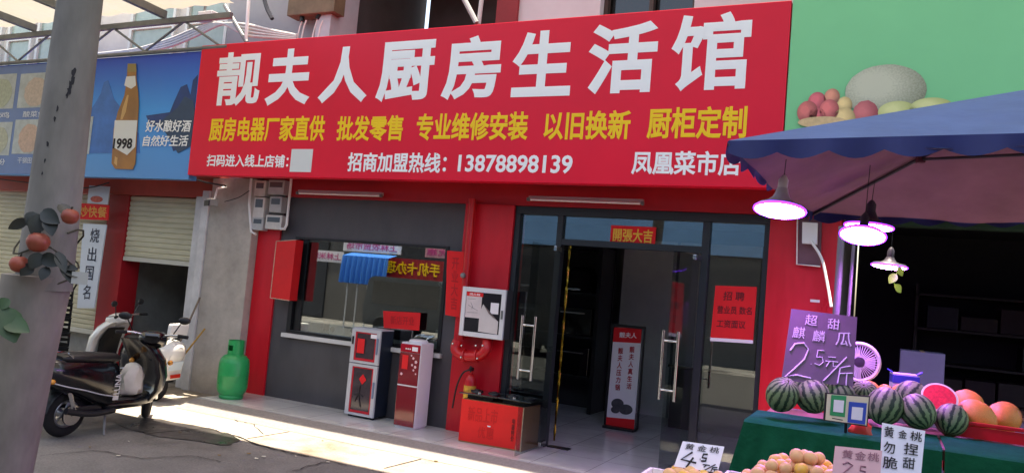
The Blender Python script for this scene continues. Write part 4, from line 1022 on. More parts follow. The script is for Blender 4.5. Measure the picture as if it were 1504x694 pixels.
    MB().lathe([(.001, -.012), (.10, -.012), (.10, .012), (.001, .012)], (-WB, -.10, .235), 20, Matrix.Rotation(PI/2, 3, 'X')).build('hub_cover', M_steel, t, True)
    MB().tube(spline([(-.15, -.14, .24), (-.45, -.17, .24), (-.75, -.17, .30)]), .032, 10).build('lower_cover', mat('engine_dark', (44, 44, 48), .45, .4), t, True)
    if rack:
        g = MB()
        g.tube(spline([(-.70, .12, .80), (-.80, .13, .87), (-.98, .12, .89), (-1.06, 0, .89), (-.98, -.12, .89), (-.80, -.13, .87), (-.70, -.12, .80)]), .013, 8)
        for y in (-.06, 0, .06): g.tube([(-.80, y, .868), (-1.04, y, .888)], .008, 6)
        g.build('rear_rack', M_chrome, t, True)
    if back_rest:
        g = MB(); g.tube([(-.80, 0, .78), (-.94, 0, .90)], .022, 8); g.build('backrest_post', M_steel, t)
        MB().box((-.97, 0, .965), (.07, .30, .17), 0, .03, rot=Matrix.Rotation(-.15, 3, 'Y')).build('backrest', mat('backrest_white', (226, 226, 224), .5), t, True)
        g = MB(); g.tube(spline([(-.5, .17, .79), (-.75, .18, .86), (-.95, .12, .88), (-.98, 0, .88), (-.95, -.12, .88), (-.75, -.18, .86), (-.5, -.17, .79)]), .016, 8); g.build('grab_rail', M_silver, t, True)
        MB().box((-.94, 0, .60), (.06, .24, .09), 0, .02).build('lamp_cluster', mat('lamp_smoke', (170, 150, 140), .15), t, True)
        MB().box((-.985, .0, .37), (.012, .16, .05), 0, .003).build('reflector', M_tail, t)
        MB().box((-.955, 0, .48), (.03, .26, .34), 0, .012, rot=Matrix.Rotation(-.2, 3, 'Y')).build('tail_panel', body, t, True)
    return t
G = -.1
M_sblack = mat('scooter_black', (9, 12, 18), .22, coat=.6, spec=.4)
M_swhite = mat('scooter_white', (222, 220, 212), .25, coat=.6, var=.05)
M_seatb = mat('seat_black', (26, 26, 28), .5, bump=.05)
rw, fwp = Vector((-7.43, 5.30, G)), Vector((-7.52, 6.54, G))
d = fwp-rw; ang = math.atan2(d.y, d.x)
sA = scooter('black_scooter', (rw+fwp)/2, ang, M_sblack, 'glossy black scooter with chrome rear rack parked nearest, behind the leaning pole', M_seatb, True, False, None, .04, .72)
g = MB(); put(g, 'LUNA', [Vector((-.30, -.19, .60)), Vector((-.18, -.185, .60)), Vector((-.18, -.185, .42)), Vector((-.30, -.19, .42))], .03) if False else None
# light bag hanging in the footwell of the black scooter
vv_, ff_ = glyphs('LUNA', .02); g = MB()
vs2 = [g.bm.verts.new(Vector((-.20-.075*(v.y-.5), -.2005-.001*v.z, .42+.22*v.x))) for v in vv_]
for f in ff_:
    try: g.bm.faces.new([vs2[i] for i in f])
    except ValueError: pass
g.build('lettering', M_silver, sA)
MB().box((-.205, -.2, .385), (.07, .004, .045)).build('badge', M_silver, sA)
M_bag = mat('plastic_bag', (212, 204, 188), .45, var=.1, scale=5, bump=.3, bscale=14)
pb = Matrix.Translation((rw+fwp)/2) @ Matrix.Rotation(ang, 4, 'Z') @ Vector((.16, -.02, .40))
g = MB(); rr = random.Random(8); rs = []
for z, r in ((0, .10), (.02, .15), (.07, .17), (.14, .155), (.20, .165), (.26, .14), (.30, .12), (.33, .09), (.35, .04)):
    rs.append([pb+Vector((r*.62*math.cos(2*PI*k/18)*(1+.16*math.sin(5*k+z*26)+rr.uniform(-.07, .07)), r*.8*math.sin(2*PI*k/18)*(1+.16*math.cos(4*k+z*15)+rr.uniform(-.07, .07)), z-.05)) for k in range(18)])
g.rings(rs); tag(g.build('plastic_bag', M_bag, None, True), 'pale plastic bag hanging in the footwell of the black scooter', 'bag')
rw2 = Vector((-8.60, 7.36, G)); ang2 = R(182); d2 = Vector((math.cos(ang2), math.sin(ang2), 0))
sB = scooter('white_scooter', rw2+d2*.62, ang2, M_swhite, 'white scooter with white padded backrest parked behind the black scooter', M_seatb, False, True, M_black, -.04, .3)

# crates, bamboo poles by the shutters
c = Vector((-11.35, 7.7, -.1))
base_c = gz(112, 540, -.1)
def crate(p, rz, label):
    t = thing('plastic_crate', p, label, 'crate', 'stacked dark crates behind the pole', rz, True)
    wx, wy, h = .5, .36, .2
    g = MB()
    g.bx(-wx/2, wx/2, -wy/2, wy/2, 0, .015)
    for z in (.02, .09, .16):
        g.bx(-wx/2, wx/2, -wy/2, -wy/2+.015, z, z+.035); g.bx(-wx/2, wx/2, wy/2-.015, wy/2, z, z+.035)
        g.bx(-wx/2, -wx/2+.015, -wy/2+.016, wy/2-.016, z, z+.035); g.bx(wx/2-.015, wx/2, -wy/2+.016, wy/2-.016, z, z+.035)
    for x in (-wx/2+.01, 0, wx/2-.01):
        for y in (-wy/2+.008, wy/2-.008): g.bx(x-.012, x+.012, y-.012, y+.012, .016, h)
    g.build('basket', M_dark, t)
    g = MB(); g.bx(-wx/2-.008, wx/2+.008, -wy/2-.008, wy/2+.008, h+.001, h+.014); g.build('lid', mat('crate_lid', (40, 42, 50), .5), t)
    return t
names = ['lowest', 'second lowest', 'third', 'fourth', 'fifth', 'topmost']
for k in range(6):
    crate(Vector((-11.15+random.uniform(-.03, .03), 7.55, -.1+k*.217)), random.uniform(-.1, .1), names[k]+' dark plastic crate of the stack between the pole and the scooters')
g = MB(); g.tube([gz(256, 553, -.1)*.0+Vector((-9.15, 7.85, -.1)), at(301, 482, 8.27)], .013, 8); tag(g.build('bamboo_pole', mat('bamboo', (176, 136, 60), .5, var=.15, scale=9)), 'yellow bamboo pole leaning on the grey partition column', 'pole')
g = MB(); g.tube([Vector((-9.2, 7.95, -.1)), Vector((-8.93, 8.26, 1.25))], .014, 8); tag(g.build('broom_stick', mat('stick_grey', (130, 116, 100), .7)), 'thin grey stick leaning on the white door jamb by the shutter', 'stick')

# hand written banner, red strip and poster at the left red pillar
q = [at(122, 328, 8.3), at(156, 330, 8.3), at(138, 452, 8.3), at(113, 452, 8.3)]
g = MB(); slab(g, q, .02); o = tag(g.build('white_banner', mat('banner_pale', (214, 222, 232), .6, var=.04)), 'tall white banner with brushed black characters hanging beside the red pillar', 'banner')
g = MB()
for i, ch in enumerate('烧出国名'):
    v1 = .95-i*.225; put(g, ch, sub(q, .38-.03*i, v1-.17, .78-.03*i, v1), .004, .002, off=.004)
g.build('lettering', mat('ink_blue', (30, 36, 60), .7), o)
q = [at(101, 297, 8.27), at(160, 301, 8.27), at(158, 323, 8.27), at(100, 321, 8.27)]
g = MB(); slab(g, q, .015); o = tag(g.build('red_banner', M_paperred), 'small red banner with yellow characters above the tall white banner', 'banner')
g = MB(); put(g, '小炒快餐', sub(q, .05, .14, .97, .86), .012, .002, off=.003); g.build('lettering', mat('orange_letter', (226, 160, 70), .6), o)
q = [at(131, 272, 8.28), at(161, 274, 8.28), at(158, 300, 8.28), at(128, 298, 8.28)]
g = MB(); slab(g, q, .012); o = tag(g.build('menu_poster', mat('poster_pale', (206, 208, 214), .6)), 'small pale picture poster just above the small red banner', 'poster')
g = MB(); disc(g, q, .45, .25, .3, .18, .003); g.build('printed_dish', mat('dishred', (200, 90, 70), .6, var=.3, scale=20), o)

# ---- leaning pole in front ---------------------------------------------------
t = thing('utility_pole', Vector((-4.4, 2.72, -.1)), 'leaning grey concrete pole with a thicker lower sleeve in the left foreground', 'pole')
P0, P1, P2, P3 = dep(126, -60, 4.2), dep(118, 0, 4.2), dep(67, 395, 4.2), dep(64, 425, 4.2)
g = MB(); a = P0+(P0-P2)*.3; g.rings([[c_+Vector((r*math.cos(2*PI*k/28), r*math.sin(2*PI*k/28), 0)) for k in range(28)] for c_, r in ((a, .100), (P1, .108), (P1.lerp(P2, .5), .122), (P2, .136), (P3, .138))])
g.build('shaft', M_concp, t, True)
S0, S1 = dep(56, 405, 4.2), dep(-4, 694, 4.2); dn = (S1-S0); S2 = S0+dn*((S0.z+.1)/-dn.z) if False else S1+dn*((S1.z+.1)/(S0.z-S1.z))
g = MB(); g.rings([[c_+Vector((r*math.cos(2*PI*k/32), r*math.sin(2*PI*k/32), 0)) for k in range(32)] for c_, r in ((S0+Vector((0, 0, .004)), .150), (S0, .166), (S0.lerp(S1, .5), .162), (S1, .168), (S2, .175))])
g.build('sleeve', mat('sleeve_plaster', (124, 118, 108), .85, var=.3, scale=3.5, bump=.15, stretch=(1, 1, .5)), t, True)
# black tar marks down the shaft
g = MB(); rr = random.Random(21)
for (px, py, r) in ((108, 112, 7), (106, 122, 7), (103, 130, 6), (101, 138, 6), (98, 145, 4), (84, 165, 4), (80, 180, 4), (70, 215, 4), (66, 240, 3), (62, 258, 3)):
    d = dep(px, py, 4.2); ax = P1+(P2-P1)*((P1.z-d.z)/(P1.z-P2.z)); rad = .108+(.136-.108)*((P1.z-d.z)/(P1.z-P2.z))+.0015
    n = (CAM-ax); n.z = 0; n.normalize(); side = Vector((-n.y, n.x, 0)); ang0 = math.asin(max(-.95, min(.95, (d-ax).dot(side)/rad)))
    rw_ = sizeat(r, 4.1)
    pts = []
    for k in range(11):
        aa = 2*PI*k/11; rr_ = rw_*rr.uniform(.5, 1.15); th = ang0+rr_*.5*math.cos(aa)/rad
        pts.append(ax+(n*math.cos(th)+side*math.sin(th))*rad+Vector((0, 0, rr_*math.sin(aa)*1.2)))
    g = MB(); g.face(pts); g.build('tar_mark', mat('tar', (30, 29, 34), .8), t)
# vine with orange fruits wrapped at the joint
t = thing('fruit_vine', dep(62, 470, 4.0), 'artificial vine with orange fruits and dark leaves wrapped around the leaning pole', 'vine')
cen = P2; rr = random.Random(31)
st = []
for k in range(40):
    a = k*.36; r = .142+.012*math.sin(k*.7)+.008*rr.random(); z = cen.z+.20-.30*k/40+.04*math.sin(k*.9)
    ax = P1+(P2-P1)*((P1.z-z)/(P1.z-P2.z)); st.append(Vector((ax.x+r*math.cos(a), ax.y+r*math.sin(a), z)))
g = MB(); g.tube(st, .005, 6); g.build('stem', mat('vine_stem', (52, 50, 36), .8), t, True)
M_leafd = mat('vine_leaf', (30, 36, 30), .5, var=.35, scale=6)
def leafshape(g, p, d, n, L, wd, curl=.15):
    d = d.normalized(); s = d.cross(n).normalized(); n = s.cross(d).normalized()
    rows = []
    for k in range(7):
        u = k/6; hw = wd*math.sin(PI*min(1, u*.92+.06))**.8*(1-.25*u); c_ = p+d*L*u-n*L*curl*u*u
        rows.append([c_-s*hw+n*hw*.25, c_, c_+s*hw+n*hw*.25])
    g.rings(rows, False, False)
n0 = (CAM-cen).normalized()
def vleaf(px, py, qx, qy, wpx, D=3.98, m=None):
    a, b = dep(px, py, D), dep(qx, qy, D-.04); g = MB(); leafshape(g, a, b-a, n0+Vector((rr.uniform(-.4, .4), 0, rr.uniform(-.2, .5))), (b-a).length, sizeat(wpx, D)); g.build('leaf', m or M_leafd, t, True)
for a in ((40, 322, 12, 336, 9), (60, 315, 48, 345, 14), (62, 310, 84, 326, 13), (72, 318, 76, 344, 12), (52, 312, 40, 330, 11), (88, 300, 104, 318, 10), (60, 372, 44, 394, 12), (62, 376, 86, 388, 12), (84, 370, 96, 398, 9), (48, 388, 30, 404, 10), (96, 396, 112, 404, 7), (98, 392, 112, 394, 6), (70, 392, 60, 410, 9), (90, 386, 106, 414, 8)): vleaf(*a)
M_leafg = mat('vine_leaf_green', (44, 74, 34), .5, var=.3, scale=6)
vleaf(4, 452, 22, 500, 22, 3.9, M_leafg); vleaf(8, 470, 40, 484, 15, 3.9, M_leafg); vleaf(14, 440, -6, 452, 10, 3.92, M_leafg)
M_fruit = mat('fruit_orange', (138, 62, 42), .5, var=.25, scale=7)
for px, py, r in ((56, 356, 18), (28, 388, 15), (103, 318, 14)):
    c_ = dep(px, py, 3.97); r = sizeat(r*.9, 3.97)
    fr_ = MB().lathe([(.001, -.86*r), (.3*r, -.84*r), (.72*r, -.62*r), (.97*r, -.1*r), (.98*r, .2*r), (.8*r, .62*r), (.42*r, .86*r), (.14*r, .84*r), (.001, .78*r)], c_, 20).build('fruit', M_fruit, t, True)
    MB().tube([c_+Vector((0, 0, .8*r)), c_+Vector((.01, 0, 1.15*r))], .005, 6).build('stalk', M_leafd, fr_)
g = MB(); q = [dep(106, 398, 3.95), dep(130, 400, 3.95), dep(128, 418, 3.95), dep(104, 416, 3.95)]; slab(g, q, .002); g.build('tag', mat('tag_grey', (176, 176, 170), .7), t)
# ---- market umbrella --------------------------------------------------------
zE = 2.6
A_ = gz(1070, 208, zE); D_ = gz(1195, 311, zE); ex = (D_-A_).normalized(); nx = Vector((ex.y, -ex.x, 0)); W2 = 2.8
B_ = A_+nx*W2+Vector((0, 0, .03)); C_ = D_+nx*W2+Vector((0, 0, .03)); ctr = (A_+B_+C_+D_)/4; PK = ctr+Vector((0, 0, .56))
t = thing('market_umbrella', Vector((ctr.x, ctr.y, -.1)), 'blue square market umbrella with scalloped edges over the fruit stall', 'umbrella')
def cloth2(name, rgb_top, rgb_in, fac):
    m = bpy.data.materials.new(name); m.use_nodes = True; tt = m.node_tree; b = tt.nodes['Principled BSDF']; b.inputs['Roughness'].default_value = .6
    ge = tt.nodes.new('ShaderNodeNewGeometry'); mx = tt.nodes.new('ShaderNodeMix'); mx.data_type = 'RGBA'
    tt.links.new(ge.outputs['Backfacing'], mx.inputs[0]); mx.inputs[6].default_value = lin(rgb_top); mx.inputs[7].default_value = lin(rgb_in)
    tt.links.new(mx.outputs[2], b.inputs['Base Color']); return m
M_top = mat('canopy_blue', (78, 102, 150), .6, var=.16, scale=2.5, bump=.15, bscale=14)
M_lining = mat('canopy_lining', (140, 98, 114), .75, var=.16, scale=2.5, bump=.12, bscale=10)
rr = random.Random(2)
for a, b in ((A_, B_), (B_, C_), (C_, D_), (D_, A_)):
    for nm, m, dz in (('canopy', M_top, .006), ('lining', M_lining, 0)):
        g = MB(); rows = []
        for i in range(17):
            u = i/16; row = []
            for j in range(41):
                v = j/40; p = a.lerp(b, v).lerp(PK, u)
                sag = (.07*math.sin(PI*v)*(1-u)+.012*math.sin(v*23+u*5)*(1-u)*math.sin(PI*v)+.008*math.sin(u*31+v*9)*math.sin(PI*v)*math.sin(PI*u))*math.sin(PI*min(1, u+.3))
                row.append(p+Vector((0, 0, dz-sag)))
            rows.append(row)
        g.rings(rows, False, False); g.build(nm, m, t, True)
    # scalloped valance
    g = MB(); n = 96; L = (b-a).length; d = (b-a).normalized(); o_ = Vector((d.y, -d.x, 0))
    tops, bots = [], []
    for k in range(n+1):
        p = a.lerp(b, k/n); sc_ = abs(math.sin(PI*k/8)); wv = o_*.012*math.sin(k*.55)
        tops.append(p+Vector((0, 0, .004))+o_*.004); bots.append(p+Vector((0, 0, -.055-.035*sc_))+o_*.004+wv)
    g.rings([tops, bots], False, False); g.build('valance', mat('valance_blue', (24, 34, 92), .65, var=.15, scale=5), t, True)
M_rib = mat('rib_dark', (58, 54, 60), .5, .4)
hub = ctr+Vector((0, 0, .18))
for c_ in (A_, B_, C_, D_):
    rb = MB().tube([c_+Vector((0, 0, -.02)), PK+Vector((0, 0, -.03))], .012, 8).build('rib', M_rib, t)
    mid = c_.lerp(PK, .55)+Vector((0, 0, -.035))
    MB().tube([mid, hub], .010, 8).build('strut', M_rib, rb); MB().box(mid, (.05, .05, .05), .3, .006).build('joint', mat('joint_maroon', (84, 34, 44), .5), rb)
MB().tube([Vector((ctr.x, ctr.y, -.06)), PK], .024, 12).build('pole', M_steel, t, True)
MB().lathe([(.05, 0), (.05, .09), (.03, .1)], hub+Vector((0, 0, -.05)), 16).build('hub', M_black, t)
MB().lathe([(.26, -.096), (.27, -.02), (.1, .03), (.04, .1)], Vector((ctr.x, ctr.y, 0)), 24).build('base', M_conc, t)

# ---- stall lamps ------------------------------------------------------------
M_led = emis('led_violet', (196, 116, 255), 64.0); M_fringe = emis('fringe_glow', (120, 40, 255), 2.2)
M_shadeA = mat('lamp_shade', (206, 202, 206), .35, .1); M_shadeB = mat('lamp_shade_dark', (74, 70, 80), .5, .2)
def stall_lamp(px, py, rpx, D, tilt, label, ms, cone):
    c = dep(px, py, D); rx = sizeat(rpx, D)
    t = thing('stall_lamp', c, label, 'lamp', 'LED lamps over the fruit stall')
    v = (CAM-c); v.z = 0; v.normalize(); side = Vector((-v.y, v.x, 0))
    M = Matrix.Rotation(tilt, 3, side) @ Matrix.Rotation(-.06, 3, v)
    if (M @ Vector((0, 0, -1))).dot(v) < 0: M = Matrix.Rotation(-tilt, 3, side) @ Matrix.Rotation(-.06, 3, v)
    MB().lathe([(rx, 0), (rx, .012), (rx*.9, .024), (rx*.62, .05*cone), (rx*.36, .085*cone), (rx*.27, .12*cone), (rx*.22, .15*cone)], c, 32, M).build('shade', ms, t, True)
    MB().lathe([(.001, -.022), (rx*.5, -.019), (rx*.85, -.010), (rx*.97, -.001), (.001, -.0005)], c, 40, M).build('led_panel', M_led, t, True)
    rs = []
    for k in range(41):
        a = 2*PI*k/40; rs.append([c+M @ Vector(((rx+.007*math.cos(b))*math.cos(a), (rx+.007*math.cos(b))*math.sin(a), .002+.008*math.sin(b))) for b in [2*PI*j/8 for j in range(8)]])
    MB().rings(rs, False).build('fringe_ring', M_fringe, t, True)  # glowing ring added to give the lamp edge its purple fringe
    top = c+M @ Vector((0, 0, .15*cone))
    g = MB(); g.lathe([(rx*.2, .15*cone), (rx*.2, .15*cone+.05), (rx*.12, .15*cone+.07), (.008, .15*cone+.08)], c, 16, M); g.build('socket', M_white if cone > .8 else M_shadeB, t, True)
    zt = 2.72 if c.y < 6.4 else 3.0; e = c+M @ Vector((0, 0, .15*cone+.075)); g = MB(); g.tube([e, Vector((e.x+.01, e.y, max(e.z+.12, zt)))], .0025, 6); g.build('cord', M_black, t)
    return t
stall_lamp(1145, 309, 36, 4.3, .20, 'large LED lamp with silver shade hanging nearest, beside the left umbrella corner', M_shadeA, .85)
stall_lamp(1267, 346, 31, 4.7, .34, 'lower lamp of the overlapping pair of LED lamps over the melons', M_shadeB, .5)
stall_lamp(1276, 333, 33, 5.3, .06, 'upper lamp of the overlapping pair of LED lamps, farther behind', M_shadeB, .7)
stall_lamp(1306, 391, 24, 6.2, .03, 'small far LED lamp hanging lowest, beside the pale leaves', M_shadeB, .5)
t = thing('leaf_sprig', dep(1316, 408, 5.6), 'small sprig of yellow green leaves hanging under the far lamp', 'plant')
M_sprig = mat('sprig_leaf', (110, 190, 36), .5, var=.2, scale=9)
for a in ((1318, 392, 1326, 404, 6), (1316, 402, 1307, 414, 7), (1314, 418, 1324, 428, 7)):
    p, q_ = dep(a[0], a[1], 5.6), dep(a[2], a[3], 5.6); g = MB(); leafshape(g, p, q_-p, (CAM-p).normalized()+Vector((.2, 0, .6)), (q_-p).length*1.1, sizeat(a[4], 5.6)); g.build('leaf', M_sprig, t, True)
g = MB(); g.tube(spline([dep(1322, 388, 5.6), dep(1316, 404, 5.6), dep(1312, 412, 5.6), dep(1318, 424, 5.6)]), .004, 6); g.build('stem', M_sprig, t)
# post, switch box on the right pillar
t = thing('stall_post', Vector((-.42, 7.2, -.1)), 'pale slim metal post rising behind the chalk price board', 'post')
g = MB(); g.tube([Vector((-.42, 7.2, -.1)), Vector((-.40, 7.2, 2.55))], .03, 10); g.build('shaft', mat('post_pale', (120, 116, 124), .5, .2), t, True)
g = MB(); g.tube([Vector((-.34, 7.22, -.1)), Vector((-.30, 7.2, 2.5))], .014, 8); g.build('brace', mat('post_pale', (120, 116, 124), .5, .2), t)
t = thing('switch_box', at(1193, 360, 8.3), 'white switch box with a hanging cable on the right red pillar', 'switch box')
q = [at(1173, 320, 8.33), at(1207, 322, 8.33), at(1205, 391, 8.33), at(1172, 388, 8.33)]
g = MB(); slab(g, q, .04); g.build('backboard', mat('board_dark', (104, 70, 80), .6, var=.2), t)
g = MB(); slab(g, [v+Vector((0, -.08, 0)) for v in sub(q, .2, .45, .85, .9)], .07); g.build('switch', M_white, t)
g = MB(); g.tube([q[0]+Vector((-.01, -.01, 0)), q[3]+Vector((-.01, -.01, 0)), q[2]+Vector((0, -.01, 0))], .008, 6); g.build('edge_trim', M_white, t)
g = MB(); g.tube(spline([sub(q, .6, .4, .6, .5)[0]+Vector((0, -.1, 0)), at(1207, 380, 8.2), at(1216, 420, 8.1), at(1221, 450, 8.0)]), .014, 8); g.build('cable', M_white, t, True)
q = rectpx(1190, 439, 443, 1204, 440, 444, 8.375); paper('sticker', q, M_paper, 'tiny white sticker strip on the right red pillar', 'sticker')

# ---- fruit stall --------------------------------------------------------------
BT = 1.20                      # upper tier
stl = thing('fruit_stall', Vector((.6, 4.4, -.1)), 'two tier fruit stall table covered with dark green cloth', 'stall')
g = MB(); g.bx(-.62, 2.3, 4.36, 5.2, BT-.05, BT); g.bx(-.72, 2.3, 2.75, 3.75, .98, 1.02); g.build('table_top', mat('table_wood', (110, 84, 60), .7, var=.2), stl)
for x, y, z in ((-.55, 4.42, BT-.052), (2.2, 4.42, BT-.052), (-.55, 5.1, BT-.052), (2.2, 5.1, BT-.052), (-.65, 2.85, .978), (2.2, 2.85, .978), (-.65, 3.65, .978), (2.2, 3.65, .978)):
    MB().bx(x-.025, x+.025, y-.025, y+.025, -.095, z).build('leg', M_metalgrey, stl)
M_cloth = mat('cloth_green', (14, 82, 54), .95, spec=.05, var=.25, scale=6, bump=.2, bscale=40)
def drape(x0, x1, y, z1, z0, nf, amp, slant, ydep, ph=0):
    g = MB(); rows = []; nx_ = 80
    prof = [(ydep, z1+.006), (.02, z1+.006), (0, z1-.005)]+[(-.0, z1-(z1-z0)*k/10) for k in range(1, 11)]
    for i, (dy, z) in enumerate(prof):
        row = []; f = max(0, (z1-z)/(z1-z0))
        for k in range(nx_+1):
            u = k/nx_; x = x0+(x1-x0)*u - slant*f*(1-u)
            fold = amp*f*(math.sin(u*nf*2*PI+ph)+.5*math.sin(u*nf*4.3*PI+1+ph)) 
            row.append(Vector((x, y+dy-.06*f-fold-.01, z-(.02*math.sin(u*7+ph) if f >= 1 else 0))))
        rows.append(row)
    g.rings(rows, False, False); return g.build('cloth', M_cloth, stl, True)
drape(-.66, .26, 4.33, BT+.002, .45, 6, .04, .16, .5)
drape(.27, 2.3, 4.32, BT+.006, .55, 9, .03, .0, .5, 2)
drape(-.74, 2.3, 2.74, 1.022, .2, 10, .03, .05, .9, 1)
rr = random.Random(17)
# watermelons
def melon_mat():
    m = bpy.data.materials.new('watermelon_rind'); m.use_nodes = True; tt = m.node_tree; b = tt.nodes['Principled BSDF']; b.inputs['Roughness'].default_value = .5; b.inputs['Specular IOR Level'].default_value = .35
    tc = tt.nodes.new('ShaderNodeTexCoord'); sp = tt.nodes.new('ShaderNodeSeparateXYZ'); tt.links.new(tc.outputs['Object'], sp.inputs[0])
    at2 = tt.nodes.new('ShaderNodeMath'); at2.operation = 'ARCTAN2'; tt.links.new(sp.outputs[1], at2.inputs[0]); tt.links.new(sp.outputs[0], at2.inputs[1])
    nz = tt.nodes.new('ShaderNodeTexNoise'); nz.inputs['Scale'].default_value = 26; nz.inputs['Detail'].default_value = 4; tt.links.new(tc.outputs['Object'], nz.inputs[0])
    mu = tt.nodes.new('ShaderNodeMath'); mu.operation = 'MULTIPLY_ADD'; mu.inputs[1].default_value = 13; tt.links.new(at2.outputs[0], mu.inputs[0])
    oi = tt.nodes.new('ShaderNodeObjectInfo'); nz.noise_dimensions = '4D'; mw = tt.nodes.new('ShaderNodeMath'); mw.operation = 'MULTIPLY'; mw.inputs[1].default_value = 50; tt.links.new(oi.outputs['Random'], mw.inputs[0]); tt.links.new(mw.outputs[0], nz.inputs['W'])
    nz.inputs['Scale'].default_value = 3.2; nz.inputs['Roughness'].default_value = .75
    m3 = tt.nodes.new('ShaderNodeMath'); m3.operation = 'MULTIPLY'; m3.inputs[1].default_value = 7.5; tt.links.new(nz.outputs[0], m3.inputs[0]); tt.links.new(m3.outputs[0], mu.inputs[2])
    si = tt.nodes.new('ShaderNodeMath'); si.operation = 'SINE'; tt.links.new(mu.outputs[0], si.inputs[0])
    rp = tt.nodes.new('ShaderNodeValToRGB'); e = rp.color_ramp.elements; e[0].position = .42; e[0].color = lin((120, 142, 98)); e[1].position = .78; e[1].color = lin((40, 62, 42))
    mr = tt.nodes.new('ShaderNodeMapRange'); mr.inputs[1].default_value = -1; mr.inputs[2].default_value = 1; tt.links.new(si.outputs[0], mr.inputs[0])
    tt.links.new(mr.outputs[0], rp.inputs[0]); tt.links.new(rp.outputs[0], b.inputs['Base Color']); return m
M_melon = melon_mat()
def wmelon():
    t = thing('watermelon', (0, 0, 0), 'x', 'watermelon', 'striped watermelons on the upper tier', 0, True)
    r = 1
    MB().lathe([(.001, -.98), (.25, -.95), (.6, -.79), (.86, -.5), (.98, -.18), (1, .05), (.96, .3), (.82, .6), (.56, .84), (.25, .96), (.07, .955), (.001, .945)], (0, 0, 0), 32).build('rind', M_melon, t, True)
    MB().tube([(0, 0, .94), (.03, 0, 1.05), (.10, 0, 1.1)], .03, 6).build('stalk', mat('stalk_brown', (110, 100, 60), .8), t)
    return t
wm0 = wmelon(); first = True
for px, py, rpx, D, lab in ((1149, 579, 25, 4.25, 'striped watermelon at the far left end of the upper tier'),
    (1194, 582, 26, 4.25, 'striped watermelon below the chalk price board, second from the left'),
    (1232, 580, 25, 4.42, 'striped watermelon half hidden behind the payment card stand'),
    (1270, 580, 23, 4.5, 'striped watermelon just right of the payment card stand, set back'),
    (1300, 596, 26, 4.25, 'striped watermelon in the front row between the stand and the white price card'),
    (1348, 604, 28, 4.2, 'large striped watermelon in the front row above the tall white price card'),
    (1338, 582, 24, 4.5, 'striped watermelon in the second row left of the cut half melon'),
    (1397, 616, 25, 4.2, 'dark striped watermelon directly below the cut half melon'),
    (1180, 566, 19, 4.75, 'small striped watermelon in the back row behind the lower edge of the board'),
    (1215, 566, 18, 4.8, 'small striped watermelon in the back row left of the fan'),
    (1368, 600, 21, 4.45, 'striped watermelon wedged under the left side of the cut half melon')):
    o = wm0 if first else copy_tree(wm0); first = False
    r = sizeat(rpx, D); p = dep(px, py, D)
    if r > 0: p.z = max(p.z, BT+r*.9)
    setup(o, p, lab); r *= rr.uniform(.86, 1.0); o.scale = (r*rr.uniform(.94, 1.02), r, r*rr.uniform(1.0, 1.2)); o.rotation_euler = (rr.uniform(-1.0, .5), rr.uniform(-.7, .7), rr.uniform(0, 6))
# cut half melon
c_ = dep(1380, 583, 4.28); r = sizeat(25, 4.28)
t = thing('half_watermelon', c_, 'cut half watermelon showing pink flesh among the whole melons', 'watermelon', None, 0, True); t.rotation_euler = (R(50), R(12), 0); t.scale = (r,)*3
MB().lathe([(.001, -.9), (.5, -.78), (.85, -.42), (.99, -.02), (1, 0)], (0, 0, 0), 32).build('rind', M_melon, t, True)
MB().lathe([(1, .001), (.9, .012), (.88, .012)], (0, 0, 0), 32, None, False).build('white_rim', mat('rim_pale', (216, 220, 190), .4), t)
MB().lathe([(.001, -.02), (.9, -.02), (.89, .01), (.5, .02), (.001, .025)], (0, 0, 0), 32).build('flesh', mat('flesh_pink', (222, 60, 70), .35, var=.25, scale=5), t)
# orange hami melons
M_hami = mat('hami_rind', (224, 150, 66), .5, var=.12, scale=14, bump=.2, bscale=40)
hm = thing('cantaloupe', (0, 0, 0), 'x', 'melon', 'orange melons on the stall', 0, True)
MB().lathe([(.001, -1.12), (.3, -1.07), (.7, -.8), (.95, -.35), (1, .05), (.93, .5), (.66, .9), (.3, 1.1), (.08, 1.12), (.001, 1.1)], (0, 0, 0), 28).build('rind', M_hami, hm, True)
MB().tube([(0, 0, 1.08), (.02, .02, 1.25)], .06, 6).build('stalk', mat('stalk_brown', (110, 100, 60), .8), hm)
first = True
for px, py, rpx, D, lab in ((1434, 611, 27, 4.25, 'large orange melon in front beside the red crate, left one'), (1474, 612, 26, 4.35, 'orange melon above the red crate at the right edge of the photo'), (1422, 592, 23, 4.65, 'orange melon peeping over the two front orange melons'), (1276, 570, 14, 4.8, 'small orange melon behind the payment card stand'), (1300, 575, 13, 4.85, 'small orange melon left of the blue and white box'), (1324, 577, 16, 4.8, 'orange melon in front of the blue and white box')):
    o = hm if first else copy_tree(hm); first = False
    r = sizeat(rpx, D)*.93; p = dep(px, py+1, D)
    setup(o, p, lab); o.scale = (r*.95, r*.95, r*1.0); o.rotation_euler = (R(rr.uniform(60, 110)), 0, rr.uniform(0, 6))
t = thing('red_crate', dep(1470, 655, 4.1), 'red plastic crate holding orange melons at the right edge', 'crate')
c_ = dep(1472, 632, 4.15); zt = dep(1472, 630, 4.15).z
g = MB()
for k in range(3): z = zt-.06-k*.09; g.bx(c_.x-.26, c_.x+.5, c_.y-.06, c_.y-.045, z, z+.06); g.bx(c_.x-.26, c_.x-.245, c_.y-.044, c_.y+.4, z, z+.06)
g.bx(c_.x-.27, c_.x-.25, c_.y-.065, c_.y-.04, zt-.25, zt+.005); g.bx(c_.x+.1, c_.x+.12, c_.y-.065, c_.y-.04, zt-.25, zt+.003)
g.bx(c_.x-.26, c_.x+.5, c_.y-.045, c_.y+.4, zt-.27, zt-.25); g.build('basket', mat('crate_red', (206, 22, 34), .4), t)
